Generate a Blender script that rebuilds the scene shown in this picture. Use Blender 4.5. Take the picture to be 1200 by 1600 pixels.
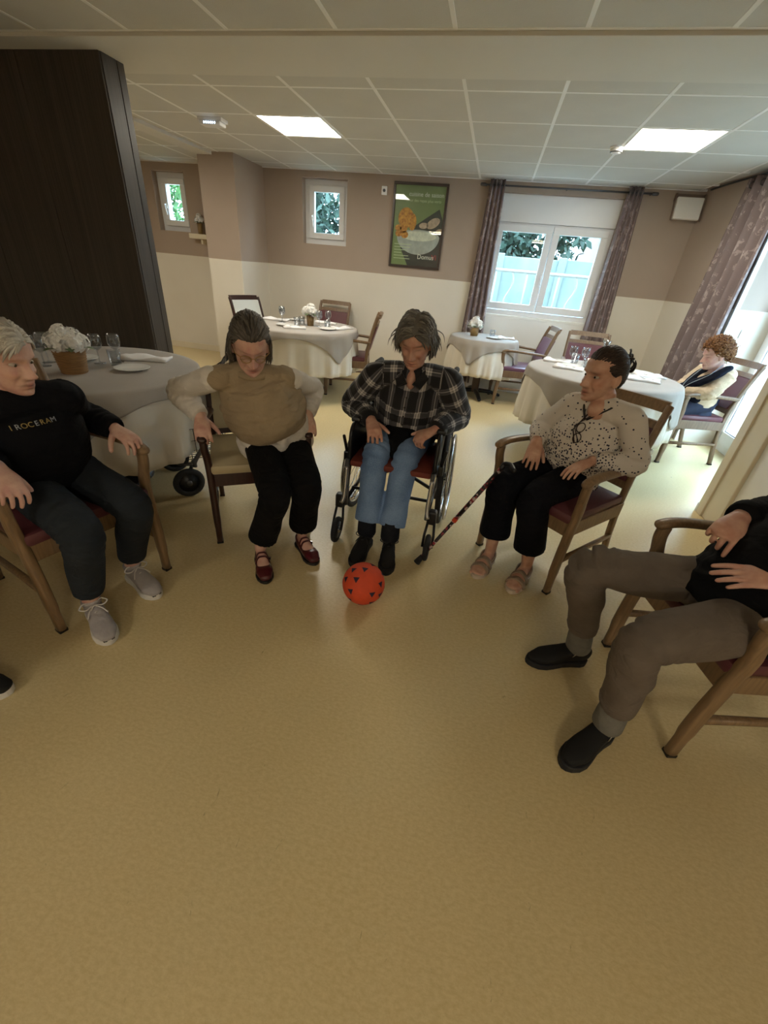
import bpy, bmesh, math, random
import numpy as np
from mathutils import Vector, Matrix, Euler

random.seed(7)
rng = np.random.RandomState(7)
scene = bpy.context.scene
for o in list(bpy.data.objects):
    bpy.data.objects.remove(o)
COL = scene.collection

# ------------------------------------------------------------------ camera
CAM_H = 1.40
PITCH, ROLL, YAW, FPX = 0.53607, -0.0930, -0.18796, 638.9
_cy, _sy, _cp, _sp, _cr, _sr = math.cos(YAW), math.sin(YAW), math.cos(PITCH), math.sin(PITCH), math.cos(ROLL), math.sin(ROLL)
_fwd = np.array([_sy*_cp, _cy*_cp, -_sp]); _right = np.array([_cy, -_sy, 0.0]); _down = -np.cross(_right, _fwd)
_x = _cr*_right + _sr*_down; _y = -_sr*_right + _cr*_down
cam_data = bpy.data.cameras.new('camera')
cam = bpy.data.objects.new('camera', cam_data); COL.objects.link(cam)
cam.matrix_world = Matrix(((_x[0], -_y[0], -_fwd[0], 0), (_x[1], -_y[1], -_fwd[1], 0), (_x[2], -_y[2], -_fwd[2], CAM_H), (0, 0, 0, 1)))
cam_data.sensor_fit = 'VERTICAL'; cam_data.sensor_height = 24.0; cam_data.sensor_width = 18.0
cam_data.lens = FPX/1600*24.0
cam_data.clip_start = 0.02
scene.camera = cam

# ------------------------------------------------------------------ world: bright overcast sky
world = bpy.data.worlds.new('sky'); scene.world = world; world.use_nodes = True
wn = world.node_tree.nodes; wl = world.node_tree.links
bg = wn['Background']
bg.inputs['Color'].default_value = (0.52, 0.75, 1.0, 1)
bg.inputs['Strength'].default_value = 11.0

scene.view_settings.view_transform = 'Standard'
scene.view_settings.look = 'None'
scene.view_settings.gamma = 1.0
scene.view_settings.use_curve_mapping = False
scene.view_settings.exposure = 1.25

PANEL_POWER = 13.5       # emission of the LED ceiling panels

# ------------------------------------------------------------------ helpers
def lin(h):
    h = h.lstrip('#'); v = [int(h[i:i+2], 16)/255 for i in (0, 2, 4)]
    return tuple((c/12.92 if c <= 0.04045 else ((c+0.055)/1.055)**2.4) for c in v)

def nm(name):
    m = bpy.data.materials.new(name); m.use_nodes = True
    nt = m.node_tree; b = nt.nodes['Principled BSDF']
    return m, nt, b

def N(nt, t, **kw):
    n = nt.nodes.new(t)
    for k, v in kw.items():
        if k.startswith('i_'):
            key = k[2:]
            n.inputs[int(key) if key.isdigit() else key.replace('_', ' ')].default_value = v
        else:
            setattr(n, k, v)
    return n

def mixcol(nt, fac, a, b):
    n = nt.nodes.new('ShaderNodeMix'); n.data_type = 'RGBA'
    for s, v in ((0, fac), (6, a), (7, b)):
        if hasattr(v, 'is_linked') or isinstance(v, bpy.types.NodeSocket): nt.links.new(v, n.inputs[s])
        elif s == 0: n.inputs[0].default_value = v
        else: n.inputs[s].default_value = (*v[:3], 1)
    return n.outputs[2]

def coords(nt, kind='Object', scale=(1, 1, 1)):
    tc = nt.nodes.new('ShaderNodeTexCoord'); mp = nt.nodes.new('ShaderNodeMapping')
    mp.inputs['Scale'].default_value = scale
    nt.links.new(tc.outputs[kind], mp.inputs['Vector']); return mp.outputs['Vector']

def ramp(nt, sock, stops):
    r = nt.nodes.new('ShaderNodeValToRGB'); e = r.color_ramp.elements
    while len(e) < len(stops): e.new(0.5)
    for el, (p, c) in zip(e, stops): el.position = p; el.color = (*c[:3], 1) if len(c) >= 3 else (c[0], c[0], c[0], 1)
    nt.links.new(sock, r.inputs['Fac']); return r.outputs['Color']

def mat(name, color, rough=0.5, metal=0.0, var=0.0, scale=8.0, stretch=(1, 1, 1), bump=0.0, bscale=None, spec=0.5, coat=0.0, sheen=0.0, color2=None):
    """plain procedural material: colour with noise variation and fine bump"""
    m, nt, b = nm(name)
    c = lin(color) if isinstance(color, str) else color
    b.inputs['Roughness'].default_value = rough; b.inputs['Metallic'].default_value = metal
    b.inputs['Specular IOR Level'].default_value = spec
    if coat: b.inputs['Coat Weight'].default_value = coat; b.inputs['Coat Roughness'].default_value = 0.15
    if sheen: b.inputs['Sheen Weight'].default_value = sheen; b.inputs['Sheen Roughness'].default_value = 0.6
    if var or bump or color2:
        vec = coords(nt, 'Object', stretch)
        nz = N(nt, 'ShaderNodeTexNoise', i_Scale=scale, i_Detail=5.0)
        nt.links.new(vec, nz.inputs['Vector'])
        c2 = lin(color2) if color2 else tuple(max(0, x*(1-var)) for x in c)
        c1 = c if color2 else tuple(min(1, x*(1+var)) for x in c)
        col = ramp(nt, nz.outputs['Fac'], [(0.32, c2), (0.68, c1)])
        nt.links.new(col, b.inputs['Base Color'])
        if bump:
            n2 = N(nt, 'ShaderNodeTexNoise', i_Scale=bscale or scale*6, i_Detail=3.0)
            nt.links.new(vec, n2.inputs['Vector'])
            bp = N(nt, 'ShaderNodeBump', i_Strength=bump, i_Distance=0.004)
            nt.links.new(n2.outputs['Fac'], bp.inputs['Height']); nt.links.new(bp.outputs['Normal'], b.inputs['Normal'])
    else:
        b.inputs['Base Color'].default_value = (*c, 1)
    return m

def wood_mat(name, ca, cb, rough=0.35, axis=2, scale=6.0):
    m, nt, b = nm(name)
    st = [14, 14, 14]; st[axis] = 1.2
    vec = coords(nt, 'Object', tuple(st))
    nz = N(nt, 'ShaderNodeTexNoise', i_Scale=scale, i_Detail=6.0, i_Distortion=0.6); nt.links.new(vec, nz.inputs['Vector'])
    col = ramp(nt, nz.outputs['Fac'], [(0.3, lin(ca)), (0.7, lin(cb))])
    nt.links.new(col, b.inputs['Base Color']); b.inputs['Roughness'].default_value = rough
    bp = N(nt, 'ShaderNodeBump', i_Strength=0.08, i_Distance=0.002); nt.links.new(nz.outputs['Fac'], bp.inputs['Height']); nt.links.new(bp.outputs['Normal'], b.inputs['Normal'])
    return m

def thin_glass(name, tint=(1, 1, 1), refl=0.10, rough=0.0):
    m = bpy.data.materials.new(name); m.use_nodes = True; nt = m.node_tree
    for n in list(nt.nodes): nt.nodes.remove(n)
    out = N(nt, 'ShaderNodeOutputMaterial'); tr = N(nt, 'ShaderNodeBsdfTransparent'); gl = N(nt, 'ShaderNodeBsdfGlossy')
    tr.inputs['Color'].default_value = (*tint, 1); gl.inputs['Roughness'].default_value = rough
    lw = N(nt, 'ShaderNodeLayerWeight', i_Blend=0.5); mx = N(nt, 'ShaderNodeMixShader')     # Schlick-like reflection, same on both faces
    pw = N(nt, 'ShaderNodeMath', operation='POWER'); pw.inputs[1].default_value = 4.0; nt.links.new(lw.outputs['Facing'], pw.inputs[0])
    ad = N(nt, 'ShaderNodeMath', operation='MULTIPLY_ADD', use_clamp=True); ad.inputs[1].default_value = 0.6; ad.inputs[2].default_value = refl
    nt.links.new(pw.outputs[0], ad.inputs[0]); nt.links.new(ad.outputs[0], mx.inputs[0])
    nt.links.new(tr.outputs[0], mx.inputs[1]); nt.links.new(gl.outputs[0], mx.inputs[2]); nt.links.new(mx.outputs[0], out.inputs[0])
    return m

def emit(name, color, strength):
    m, nt, b = nm(name)
    b.inputs['Base Color'].default_value = (*lin(color), 1); b.inputs['Emission Color'].default_value = (*lin(color), 1)
    b.inputs['Emission Strength'].default_value = strength; return m

V = lambda *a: np.array(a if len(a) > 1 else a[0], float)
def nrm(v):
    v = np.asarray(v, float); n = np.linalg.norm(v); return v/n if n > 1e-9 else v

class MB:
    """collects vertices and faces of ONE mesh"""
    def __init__(s): s.v = []; s.f = []; s.n = 0
    def add(s, verts, faces):
        verts = np.asarray(verts, float).reshape(-1, 3)
        s.v.append(verts); s.f += [tuple(int(i)+s.n for i in f) for f in faces]; s.n += len(verts); return s
    def box(s, x0, x1, y0, y1, z0, z1, bev=0.0, M=None):
        if bev <= 0:
            vs = [(x, y, z) for z in (z0, z1) for y in (y0, y1) for x in (x0, x1)]
            fs = [(0, 2, 3, 1), (4, 5, 7, 6), (0, 1, 5, 4), (2, 6, 7, 3), (0, 4, 6, 2), (1, 3, 7, 5)]
            vs = V(vs)
        else:
            bm = bmesh.new(); bmesh.ops.create_cube(bm, size=1.0)
            for w in bm.verts: w.co = Vector((x0+(w.co.x+.5)*(x1-x0), y0+(w.co.y+.5)*(y1-y0), z0+(w.co.z+.5)*(z1-z0)))
            bmesh.ops.bevel(bm, geom=bm.edges[:], offset=bev, segments=2, affect='EDGES', profile=0.5)
            bm.verts.index_update(); vs = V([w.co[:] for w in bm.verts]); fs = [tuple(w.index for w in f.verts) for f in bm.faces]; bm.free()
        if M is not None: vs = vs @ np.array(M.to_3x3()).T + np.array(M.translation)
        return s.add(vs, fs)
    def tube(s, pts, rad, n=10, xd=None, caps=True, rnd=False, p=2.0, closed=False):
        pts = np.asarray(pts, float); k = len(pts)
        R = np.asarray([(r, r) if np.isscalar(r) else r for r in (rad if hasattr(rad, '__len__') and len(rad) == k else [rad]*k)], float)
        T = np.zeros_like(pts)
        for i in range(k):
            a = pts[(i-1) % k] if (i > 0 or closed) else pts[i]; b = pts[(i+1) % k] if (i < k-1 or closed) else pts[i]
            T[i] = nrm(b-a)
        X = np.zeros_like(pts)
        if xd is not None:
            xs = np.asarray(xd, float); xs = np.tile(xs, (k, 1)) if xs.ndim == 1 else xs
            for i in range(k): X[i] = nrm(xs[i]-T[i]*np.dot(xs[i], T[i]))
        else:
            a = V(0, 0, 1) if abs(T[0][2]) < 0.9 else V(1, 0, 0); x = nrm(np.cross(a, T[0]))
            for i in range(k): x = nrm(x-T[i]*np.dot(x, T[i])); X[i] = x
        Y = np.cross(T, X)
        C = pts
        if rnd and not closed:
            fr = [0.985, 0.82, 0.5]
            cs = []; rs = []; Xs = []; Ys = []
            for q in fr: cs.append(pts[0]-T[0]*R[0].mean()*q); rs.append(R[0]*math.sqrt(1-q*q)); Xs.append(X[0]); Ys.append(Y[0])
            cs += list(pts); rs += list(R); Xs += list(X); Ys += list(Y)
            for q in fr[::-1]: cs.append(pts[-1]+T[-1]*R[-1].mean()*q); rs.append(R[-1]*math.sqrt(1-q*q)); Xs.append(X[-1]); Ys.append(Y[-1])
            C = np.array(cs); R = np.array(rs); X = np.array(Xs); Y = np.array(Ys)
        a = np.linspace(0, 2*math.pi, n, endpoint=False); ca, sa = np.cos(a), np.sin(a)
        ca = np.sign(ca)*np.abs(ca)**(2/p); sa = np.sign(sa)*np.abs(sa)**(2/p)
        vs = (C[:, None, :]+X[:, None, :]*(R[:, 0:1]*ca)[:, :, None]+Y[:, None, :]*(R[:, 1:2]*sa)[:, :, None]).reshape(-1, 3)
        m = len(C); fs = []
        for i in range(m if closed else m-1):
            j = (i+1) % m
            for q in range(n):
                q2 = (q+1) % n; fs.append((i*n+q, i*n+q2, j*n+q2, j*n+q))
        if caps and not closed:
            fs.append(tuple(range(n-1, -1, -1))); fs.append(tuple((m-1)*n+q for q in range(n)))
        return s.add(vs, fs)
    def lathe(s, prof, n=20, c=(0, 0, 0), close=False):
        pr = np.asarray(prof, float); a = np.linspace(0, 2*math.pi, n, endpoint=False)
        vs = np.stack([pr[:, 0:1]*np.cos(a)+c[0], pr[:, 0:1]*np.sin(a)+c[1], np.repeat(pr[:, 1:2], n, 1)+c[2]], -1).reshape(-1, 3)
        fs = [(i*n+q, i*n+(q+1) % n, (i+1)*n+(q+1) % n, (i+1)*n+q) for i in range(len(pr)-1) for q in range(n)]
        if pr[0, 0] > 1e-6 and close is False: fs.append(tuple(range(n-1, -1, -1)))
        if pr[-1, 0] > 1e-6 and close is False: fs.append(tuple((len(pr)-1)*n+q for q in range(n)))
        return s.add(vs, fs)
    def ell(s, c, r, n=14, m=9, M=None):
        t = np.linspace(0, math.pi, m+1); a = np.linspace(0, 2*math.pi, n, endpoint=False)
        t = np.clip(t, 0.02, math.pi-0.02)
        vs = np.stack([np.sin(t)[:, None]*np.cos(a)*r[0], np.sin(t)[:, None]*np.sin(a)*r[1], -np.repeat(np.cos(t)[:, None], n, 1)*r[2]], -1).reshape(-1, 3)
        if M is not None: vs = vs @ np.asarray(M, float).T
        vs = vs+np.asarray(c, float)
        fs = [(i*n+q, i*n+(q+1) % n, (i+1)*n+(q+1) % n, (i+1)*n+q) for i in range(m) for q in range(n)]
        fs.append(tuple(range(n-1, -1, -1))); fs.append(tuple(m*n+q for q in range(n)))
        return s.add(vs, fs)
    def prism(s, poly, z0, z1, M=None):
        k = len(poly); vs = [(x, y, z0) for x, y in poly]+[(x, y, z1) for x, y in poly]
        fs = [tuple(range(k-1, -1, -1)), tuple(range(k, 2*k))]+[(i, (i+1) % k, k+(i+1) % k, k+i) for i in range(k)]
        vs = V(vs)
        if M is not None: vs = vs @ np.array(M.to_3x3()).T + np.array(M.translation)
        return s.add(vs, fs)
    def arrays(s): return np.concatenate(s.v), s.f
    def mesh(s, name, m=None, smooth=False):
        vs, fs = s.arrays(); me = bpy.data.meshes.new(name); me.from_pydata(vs.tolist(), [], fs); me.update()
        if smooth: me.polygons.foreach_set('use_smooth', [True]*len(me.polygons))
        if m is not None: me.materials.append(m)
        return me
    def build(s, name, m, parent=None, smooth=False):
        return link(name, s.mesh(name, m, smooth), parent)

def link(name, me, parent=None):
    o = bpy.data.objects.new(name, me); COL.objects.link(o)
    if parent is not None: o.parent = parent
    return o
def tag(o, label=None, cat=None, group=None, kind=None):
    if label: o['label'] = label
    if cat: o['category'] = cat
    if group: o['group'] = group
    if kind: o['kind'] = kind
    return o
def empty(name, loc=(0, 0, 0), rz=0.0):
    o = bpy.data.objects.new(name, None); COL.objects.link(o); o.location = loc; o.rotation_euler = (0, 0, rz); o.empty_display_size = 0.1; return o
def copy_tree(o, parent=None):
    c = o.copy(); COL.objects.link(c); c.parent = parent
    for ch in [x for x in bpy.data.objects if x.parent == o]: copy_tree(ch, c)
    return c
def struct(o): o['kind'] = 'structure'; return o
def autosmooth(o, ang=40):
    me = o.data
    me.polygons.foreach_set('use_smooth', [True]*len(me.polygons))
    try: me.set_sharp_from_angle(angle=math.radians(ang))
    except Exception: pass
    return o
def Box(name, m, parent, x0, x1, y0, y1, z0, z1, bev=0.0):
    return MB().box(x0, x1, y0, y1, z0, z1, bev).build(name, m, parent)
def facing(F):   # rotation about z that turns local +y to F
    return math.atan2(-F[0], F[1])
def catmull(pts, k=6):
    P = [np.asarray(p, float) for p in pts]; P = [2*P[0]-P[1]]+P+[2*P[-1]-P[-2]]; out = []
    for i in range(1, len(P)-2):
        for j in range(k):
            t = j/k; a, b, c, d = P[i-1], P[i], P[i+1], P[i+2]
            out.append(0.5*((2*b)+(c-a)*t+(2*a-5*b+4*c-d)*t*t+(-a+3*b-3*c+d)*t**3))
    out.append(P[-2]); return np.array(out)
def text_mesh(name, s, size, m, parent, M, extrude=0.0006, font_shear=0.0, align='LEFT'):
    cu = bpy.data.curves.new(name, 'FONT'); cu.body = s; cu.size = size; cu.extrude = extrude; cu.align_x = align; cu.shear = font_shear; cu.resolution_u = 3
    t = bpy.data.objects.new(name, cu); COL.objects.link(t); bpy.context.view_layer.update()
    me = bpy.data.meshes.new_from_object(t.evaluated_get(bpy.context.evaluated_depsgraph_get()))
    bpy.data.objects.remove(t); me.materials.clear(); me.materials.append(m)
    me.transform(M); return link(name, me, parent)

# ------------------------------------------------------------------ materials
ZC = 2.415                       # ceiling height
DADO = 1.33
def wall_mat(name):
    m, nt, b = nm(name)
    geo = nt.nodes.new('ShaderNodeNewGeometry'); sp = nt.nodes.new('ShaderNodeSeparateXYZ'); nt.links.new(geo.outputs['Position'], sp.inputs[0])
    gt = N(nt, 'ShaderNodeMath', operation='GREATER_THAN'); gt.inputs[1].default_value = DADO; nt.links.new(sp.outputs['Z'], gt.inputs[0])
    nz = N(nt, 'ShaderNodeTexNoise', i_Scale=1.3, i_Detail=4.0); nt.links.new(geo.outputs['Position'], nz.inputs['Vector'])
    lo = ramp(nt, nz.outputs['Fac'], [(0.3, lin('#d6cebf')), (0.7, lin('#ded7ca'))])
    hi = ramp(nt, nz.outputs['Fac'], [(0.3, lin('#a18f80')), (0.7, lin('#a99788'))])
    nt.links.new(mixcol(nt, gt.outputs[0], lo, hi), b.inputs['Base Color']); b.inputs['Roughness'].default_value = 0.62
    n2 = N(nt, 'ShaderNodeTexNoise', i_Scale=160.0, i_Detail=2.0); nt.links.new(geo.outputs['Position'], n2.inputs['Vector'])
    bp = N(nt, 'ShaderNodeBump', i_Strength=0.12, i_Distance=0.002); nt.links.new(n2.outputs['Fac'], bp.inputs['Height']); nt.links.new(bp.outputs['Normal'], b.inputs['Normal'])
    return m
def floor_mat():
    m, nt, b = nm('linoleum')
    vec = coords(nt, 'Object')
    n1 = N(nt, 'ShaderNodeTexNoise', i_Scale=1.1, i_Detail=4.0); nt.links.new(vec, n1.inputs['Vector'])
    n2 = N(nt, 'ShaderNodeTexNoise', i_Scale=110.0, i_Detail=6.0, i_Roughness=0.7); 
    v2 = coords(nt, 'Object', (0.55, 1.0, 1)); nt.links.new(v2, n2.inputs['Vector'])
    base = ramp(nt, n1.outputs['Fac'], [(0.3, lin('#cbb687')), (0.7, lin('#d4c195'))])
    fle = ramp(nt, n2.outputs['Fac'], [(0.38, lin('#bfa874')), (0.62, lin('#e2d1a6'))])
    col = mixcol(nt, 0.36, base, fle)
    # scattered dark scuffs
    vs = coords(nt, 'Object', (5.0, 1.6, 1)); n3 = N(nt, 'ShaderNodeTexNoise', i_Scale=6.0, i_Detail=8.0, i_Roughness=0.75, i_Distortion=1.2); nt.links.new(vs, n3.inputs['Vector'])
    msk = ramp(nt, n3.outputs['Fac'], [(0.645, (0,)), (0.70, (1,))])
    sc = N(nt, 'ShaderNodeMath', operation='MULTIPLY'); sc.inputs[1].default_value = 0.55; nt.links.new(msk, sc.inputs[0])
    nt.links.new(mixcol(nt, sc.outputs[0], col, lin('#6d5a38')), b.inputs['Base Color'])
    rg = N(nt, 'ShaderNodeMapRange', i_To_Min=0.285, i_To_Max=0.36); nt.links.new(n1.outputs['Fac'], rg.inputs[0]); nt.links.new(rg.outputs[0], b.inputs['Roughness'])
    wv = N(nt, 'ShaderNodeTexNoise', i_Scale=45.0, i_Detail=3.0); nt.links.new(vec, wv.inputs['Vector'])
    bp = N(nt, 'ShaderNodeBump', i_Strength=0.02, i_Distance=0.003); nt.links.new(wv.outputs['Fac'], bp.inputs['Height']); nt.links.new(bp.outputs['Normal'], b.inputs['Normal'])
    return m
def darkwood_mat():
    m, nt, b = nm('dark_laminate')
    v = coords(nt, 'Object', (9, 9, 0.25)); n1 = N(nt, 'ShaderNodeTexNoise', i_Scale=1.6, i_Detail=5.0, i_Distortion=0.4); nt.links.new(v, n1.inputs['Vector'])
    v2 = coords(nt, 'Object', (90, 90, 0.8)); n2 = N(nt, 'ShaderNodeTexNoise', i_Scale=2.0, i_Detail=4.0); nt.links.new(v2, n2.inputs['Vector'])
    a = ramp(nt, n1.outputs['Fac'], [(0.3, lin('#2e2926')), (0.7, lin('#474039'))]); c = ramp(nt, n2.outputs['Fac'], [(0.35, lin('#2a2522')), (0.65, lin('#574d46'))])
    nt.links.new(mixcol(nt, 0.35, a, c), b.inputs['Base Color']); b.inputs['Roughness'].default_value = 0.45
    return m
def curtain_mat():
    m, nt, b = nm('damask_curtain')
    v = coords(nt, 'UV', (1, 1, 1))
    vo = N(nt, 'ShaderNodeTexVoronoi', i_Scale=13.0, feature='SMOOTH_F1'); nz = N(nt, 'ShaderNodeTexNoise', i_Scale=20.0, i_Detail=3.0, i_Distortion=2.0)
    nt.links.new(v, vo.inputs['Vector']); nt.links.new(v, nz.inputs['Vector'])
    mm = N(nt, 'ShaderNodeMath', operation='ADD'); nt.links.new(vo.outputs['Distance'], mm.inputs[0]); nt.links.new(nz.outputs['Fac'], mm.inputs[1])
    col = ramp(nt, mm.outputs[0], [(0.70, lin('#a39490')), (0.80, lin('#7d6e6d'))])
    nt.links.new(col, b.inputs['Base Color']); b.inputs['Roughness'].default_value = 0.75
    return m

M = {}
M['wall'] = wall_mat('two_tone_paint'); M['floor'] = floor_mat(); M['dwood'] = darkwood_mat(); M['curtain'] = curtain_mat()
M['tile'] = mat('ceiling_tile', '#c9c6bf', 0.85, var=0.03, scale=3, bump=0.25, bscale=220)
M['plaster'] = mat('plaster_white', '#d2cec6', 0.8, var=0.02, scale=2, bump=0.08, bscale=140)
M['bar'] = mat('ceiling_bar', '#ebe9e5', 0.45, var=0.02, scale=5)
M['pvc'] = mat('white_pvc', '#e4e4e4', 0.3, var=0.01, scale=4)
M['white'] = mat('white_paint', '#e9e6df', 0.5, var=0.02, scale=4)
M['cream'] = mat('cream_paint', '#d9cdb4', 0.5, var=0.03, scale=5, stretch=(1, 1, 0.2))
M['glass'] = thin_glass('window_glass', (0.95, 0.98, 0.97), 0.03)
M['ware'] = thin_glass('drinking_glass', (0.88, 0.90, 0.92), 0.12)
M['panel'] = emit('led_panel', '#fff6e2', PANEL_POWER)
M['led'] = emit('led_dots', '#cfe6ff', 2.5)
M['lwood'] = wood_mat('beech_wood', '#776046', '#937757', 0.38)
M['mwood'] = wood_mat('walnut_wood', '#66503c', '#80664d', 0.38)
M['bwood'] = wood_mat('mahogany_wood', '#2a1713', '#3f241c', 0.32)
M['burg'] = mat('burgundy_vinyl', '#5d3036', 0.42, var=0.08, scale=12, bump=0.05)
M['mauve'] = mat('mauve_vinyl', '#6d4a60', 0.35, var=0.06, scale=10)
M['beige_seat'] = mat('beige_vinyl', '#b3a482', 0.45, var=0.04, scale=10)
M['whiteback'] = mat('white_vinyl', '#d9dcd8', 0.5, var=0.03, scale=6)
M['black'] = mat('black_plastic', '#141416', 0.4, var=0.1, scale=10)
M['rubber'] = mat('black_rubber', '#1b1b1d', 0.75, var=0.1, scale=20)
M['blackmetal'] = mat('black_metal', '#1d1d20', 0.3, metal=0.3, var=0.05, scale=10)
M['greymetal'] = mat('grey_metal', '#5e5f62', 0.35, metal=0.7, var=0.05, scale=10)
M['steel'] = mat('steel', '#b9bcc0', 0.22, metal=0.95, var=0.03, scale=20)
M['cloth_grey'] = mat('grey_tablecloth', '#a59d94', 0.8, var=0.06, scale=5, bump=0.2, bscale=260, sheen=0.1)
M['cloth_white'] = mat('white_tablecloth', '#dcd5c8', 0.8, var=0.03, scale=5, bump=0.2, bscale=260, sheen=0.1)
M['napkin'] = mat('white_napkin', '#e6e4e4', 0.85, var=0.03, scale=20, bump=0.2, bscale=300)
M['china'] = mat('white_china', '#ecebe6', 0.15, var=0.01, scale=5)
M['petal'] = mat('white_petal', '#f0eeea', 0.6, var=0.05, scale=60)
M['leaf'] = mat('green_leaf', '#5c7048', 0.5, var=0.2, scale=30)
M['wicker'] = mat('wicker', '#8f6a3f', 0.6, var=0.25, scale=18, stretch=(1, 1, 9), bump=0.6, bscale=40)
M['brownpot'] = mat('brown_pot', '#8a6f45', 0.5, var=0.1, scale=18, stretch=(1, 1, 8))

# ------------------------------------------------------------------ the room
BY = 6.35                                    # back wall
floor_o = struct(Box('floor', M['floor'], None, -5.9, 3.0, -3.2, BY+0.3, -0.12, 0.0))

def wall_with_holes(name, x0, x1, y0, y1, z0, z1, holes, m):
    """wall in the XZ plane made of blocks around rectangular openings"""
    b = MB(); xs = sorted({x0, x1, *[h[0] for h in holes], *[h[1] for h in holes]}); zs = sorted({z0, z1, *[h[2] for h in holes], *[h[3] for h in holes]})
    vid = {}
    def solid(i, j):
        if i < 0 or j < 0 or i >= len(xs)-1 or j >= len(zs)-1: return False
        cx, cz = (xs[i]+xs[i+1])/2, (zs[j]+zs[j+1])/2
        return not any(h[0] < cx < h[1] and h[2] < cz < h[3] for h in holes)
    vs = []; fs = []
    def v(x, y, z):
        k = (x, y, z)
        if k not in vid: vid[k] = len(vs); vs.append(k)
        return vid[k]
    for i in range(len(xs)-1):
        for j in range(len(zs)-1):
            if not solid(i, j): continue
            a, c, d, e = xs[i], xs[i+1], zs[j], zs[j+1]
            fs.append((v(a, y0, d), v(c, y0, d), v(c, y0, e), v(a, y0, e))); fs.append((v(a, y1, d), v(a, y1, e), v(c, y1, e), v(c, y1, d)))
            if not solid(i-1, j): fs.append((v(a, y0, d), v(a, y0, e), v(a, y1, e), v(a, y1, d)))
            if not solid(i+1, j): fs.append((v(c, y0, d), v(c, y1, d), v(c, y1, e), v(c, y0, e)))
            if not solid(i, j-1): fs.append((v(a, y0, d), v(a, y1, d), v(c, y1, d), v(c, y0, d)))
            if not solid(i, j+1): fs.append((v(a, y0, e), v(c, y0, e), v(c, y1, e), v(a, y1, e)))
    b.add(vs, fs); return struct(b.build(name, m))

W1 = (-4.95, -4.45, 1.62, 2.31); W2 = (-2.70, -2.08, 1.61, 2.33); W3 = (-0.16, 1.27, 0.98, 2.30)
wall_with_holes('wall_back', -5.9, 3.0, BY, BY+0.28, 0.0, 2.7, [W1, W2, W3], M['wall'])
struct(Box('wall_left', M['wall'], None, -5.9, -5.7, 3.24, BY, 0, 2.7))
struct(Box('wall_pillar', M['wall'], None, -3.72, -3.25, 5.62, BY, 0, ZC+0.02))
# right: slightly splayed wall, glazed door recess, near partition
P = [(2.07, BY), (2.30, 5.08), (3.0, 5.08), (3.0, BY)]
struct(MB().prism(P[::-1], 0, 2.7).build('wall_right', M['wall']))
struct(MB().box(2.285, 2.325, 5.062, 5.09, 0.0, ZC).build('trim_1', M['white']))
struct(Box('wall_right_near', M['white'], None, 1.84, 3.0, -3.2, 3.18, 0, 2.7))
t2 = struct(Box('trim_2', M['cream'], None, 1.815, 1.845, 2.93, 3.20, 0, ZC, 0.006))
Box('edge_strip', M['cream'], t2, 1.802, 1.818, 3.12, 3.205, 0, ZC, 0.004)
Box('corner_guard', M['pvc'], t2, 1.80, 1.85, 3.19, 3.215, 0, 0.07, 0.003)
struct(Box('wall_behind', M['wall'], None, -5.9, 3.0, -3.4, -3.2, 0, 2.7))
struct(Box('wall_left_near', M['wall'], None, -4.6, -4.4, -3.2, 3.05, 0, 2.7))

# dark laminate partition
pt = struct(MB().box(-5.7, -2.605, 3.05, 3.235, 0.0, ZC).build('wall_partition', M['dwood']))
Box('panel_board', M['dwood'], pt, -2.606, -2.594, 3.05, 3.172, 0.0, ZC-0.012, 0.003)
Box('panel_board', M['dwood'], pt, -2.606, -2.594, 3.177, 3.235, 0.0, ZC-0.012, 0.003)
for i in range(4):
    Box('panel_board', M['dwood'], pt, -2.598-0.62*(i+1)+0.0015, -2.598-0.62*i-0.0015, 3.036, 3.052, 0.0, ZC-0.012, 0.003)

# skirting
for i, (n, a) in enumerate([('baseboard_back', (-3.25, 2.07, BY-0.014, BY, 0, 0.09)), ('baseboard_recess', (-5.7, -3.72, BY-0.014, BY, 0, 0.09)),
        ('baseboard_pillar', (-3.72, -3.25, 5.606, 5.62, 0, 0.09)), ('baseboard_pillar_side', (-3.25, -3.236, 5.606, BY-0.014, 0, 0.09))]):
    struct(Box(n, M['cream'], None, *a, 0.003))
struct(Box('trim_3', M['white'], None, -0.15, 1.25, BY-0.09, BY-0.014, 0.0, 0.17, 0.004))   # pipe casing below the window

# ---- ceiling: slab, mineral tiles, grid bars
ceil = struct(Box('ceiling', M['plaster'], None, -5.9, 3.0, -3.2, BY, ZC+0.03, ZC+0.2))
GX0, GS = 0.19, 0.605
gx = [GX0+GS*k for k in range(-10, 5)]
gy_back = [3.395, 3.62, 4.23, 4.84, 5.45, 6.06, BY]
gy_front = [-0.2, 0.42, 1.03, 1.64, 2.25, 2.86]
PANELS = [(-2.23, 4.23), (0.795, 4.23), (-2.23, -2.6), (0.795, -2.6), (-4.65, 3.62)]
tile_cache = {}
def tile(x0, x1, y0, y1):
    g = 0.008; k = (round(x1-x0, 3), round(y1-y0, 3))
    if k not in tile_cache:
        tile_cache[k] = MB().box(g, k[0]-g, g, k[1]-g, -0.004, 0.02, 0.0025).mesh('ceiling_tile', M['tile'])
    o = link('ceiling_tile', tile_cache[k], ceil); o.location = (x0, y0, ZC)
def is_panel(x, y): return any(abs(x-a) < 0.05 and abs(y-b) < 0.05 for a, b in PANELS)
for rows in (gy_back, gy_front):
    for j in range(len(rows)-1):
        for i in range(len(gx)-1):
            if gx[i] < -4.4 and rows is gy_front: continue
            if gx[i] > 2.0: continue
            if is_panel(gx[i], rows[j]): continue
            x1 = gx[i+1]
            if rows[j] >= 3 and gx[i] > 1.9 : x1 = min(x1, 2.99)
            tile(gx[i], x1, rows[j], rows[j+1])
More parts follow.
